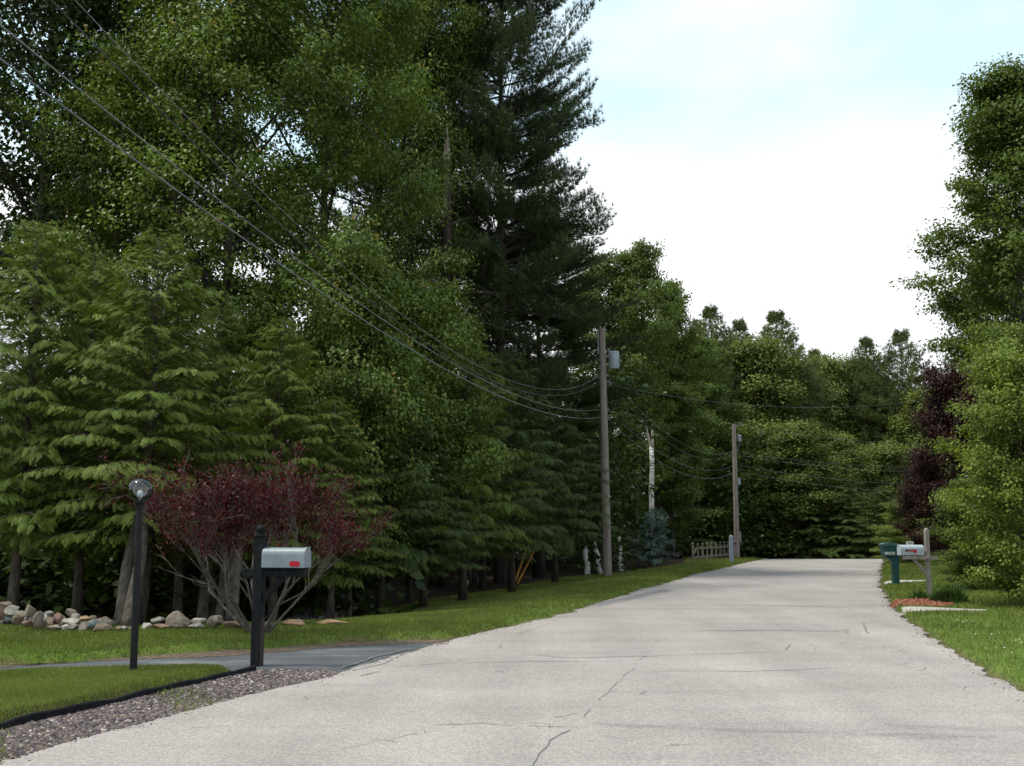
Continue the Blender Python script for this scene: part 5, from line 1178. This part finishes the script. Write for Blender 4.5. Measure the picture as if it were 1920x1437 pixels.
def span2(a, b_, sag, n=30):
    return [a.lerp(b_, i / n) - Vector((0, 0, 4 * sag * (i / n) * (1 - i / n))) for i in range(n + 1)]
for (v1, v2, sg, rd, lb) in [(704, 846, 1.1, 0.008, 'highest of the sagging wires between the two poles'), (716, 851, 1.25, 0.009, 'second of the sagging wires between the two poles'), (770, 873, 1.0, 0.010, 'third of the sagging wires between the two poles'), (787, 886, 1.05, 0.012, 'lowest sagging cable between the two poles')]:
    catw('overhead_wire', span2(b1 + rel(v1, 0.17), b2 + rel2(v2, -0.08), sg), rd, 'wire_light', lb, GW)
catw('overhead_wire', span2(b1 + rel(616, -0.1), b2 + rel2(796, 0.0), 0.5), 0.006, 'wire_dark', 'thin wire joining the tops of the two poles', GW)
catw('overhead_wire', span2(b1 + rel(722, 0.28), PD(1990, 690, 44), 1.2), 0.008, 'wire_light', 'single wire crossing the road to the right, in front of the ridge trees', GW)
for (v1, ue, ve, lb) in [(796, 1860, 830, 'topmost faint wire leaving the far pole to the right'), (848, 1860, 868, 'upper faint wire leaving the far pole to the right'), (853, 1860, 880, 'faint wire just under the upper one right of the far pole'), (872, 1860, 905, 'lower faint wire leaving the far pole to the right'), (884, 1860, 922, 'lowest faint cable leaving the far pole to the right')]:
    catw('overhead_wire', span2(b2 + rel2(v1, 0.1), PD(ue, ve, 72), 0.5), 0.009, 'wire_light', lb, GW)
# insulators on the spans right of the far pole
# guy wires with orange guards
anc = GT(962, 1078)
for i, (v_, rf, lb) in enumerate([(640, 0.29, 'upper guy wire slanting from the near pole to the ground, with an orange guard'), (792, 0.34, 'lower guy wire slanting from the near pole to the ground, with an orange guard')]):
    a = b1 + rel(v_, -0.1); e = Vector((anc.x + 0.08 * i, 35.2, 0)); e.z = tz(e.x, e.y) - 0.05
    g = empty('guy_wire', e, label=lb, cat='guy wire', group='guy wires of the near pole'); dd = a - e
    MB().tube([Vector((0, 0, 0)), dd], 0.008, 5).build('cable', M['wire_dark'], g)
    L_ = dd.normalized(); MB().tube([L_ * 0.12, L_ * (2.0 - 0.35 * i)], [0.032, 0.026], 10).build('guard', M['guard'], g)

# ---------------------------------------------------------------- picket fence and blue-grey post
fa = PD(1300, 1054, 48.0); fb = PD(1366, 1051, 53.5); fa.z = tz(fa.x, fa.y); fb.z = tz(fb.x, fb.y)
fc = empty('picket_fence', fa, label='short weathered picket fence with round post tops beside the far pole', cat='fence'); dv = fb - fa; al = math.atan2(dv.y, dv.x)
nf = 9
for i in range(nf):
    q = dv * (i / (nf - 1)); h = 0.74 if i else 0.78; tk = 0.09 if i % 2 == 0 else 0.07
    mb = MB(); mb.box(q + Vector((0, 0, h / 2 - 0.05)), (tk, tk, h + 0.1), al, bev=0.006)
    mb.lathe([(0.03, 0), (0.022, 0.02), (0.05, 0.05), (0.052, 0.08), (0.03, 0.115), (0.004, 0.125)], q + Vector((0, 0, h)), 10); mb.build('picket', M['fencewood'], fc)
for z_ in (0.24, 0.62):
    p_ = dv * 0.5 + Vector((0.03, -0.05, z_)); MB().box(p_, (dv.length, 0.04, 0.075), al).build('rail', M['fencewood'], fc)
q = dv * 0.06; MB().box(q + Vector((0, -0.06, 0.53)), (0.55, 0.035, 0.07), rot=Matrix.Rotation(al, 4, 'Z') @ Matrix.Rotation(R(-28), 4, 'Y')).build('sloping_rail', M['fencewood'], fc)
b = GT(1372, 1055); s = b.y / F; bp = empty('post_box', b, label='blue grey round topped post with a small side arm near the far pole', cat='post')
Hb = (1055 - 1005) * s; mb = MB(); mb.box((0, 0, Hb / 2 - 0.05), (0.16, 0.16, Hb), bev=0.01); mb.lathe([(0.08, Hb - 0.1), (0.075, Hb - 0.03), (0.05, Hb), (0.01, Hb + 0.01)], n=14); mb.build('post', M['bluepost'], bp)
mb = MB(); mb.box((0.27, 0, Hb * 0.79), (0.38, 0.09, 0.04)); mb.build('arm', M['greywood'], bp)
mb = MB(); mb.box((0.15, 0, Hb * 0.70), (0.12, 0.12, 0.09), bev=0.01); mb.build('small_box', M['ink'], bp)
b = GT(1152, 1061); o = MB().bm(hull_rock(300, 0.5, 0.35, 0.62)).build('boulder', RM['brown'], None, smooth=True); o.location = (PD(1152, 1050, 46).x, 46, tz(PD(1152, 1050, 46).x, 46) + 0.25)
tag(o, 'rounded brown boulder behind the first pole foot', 'boulder')
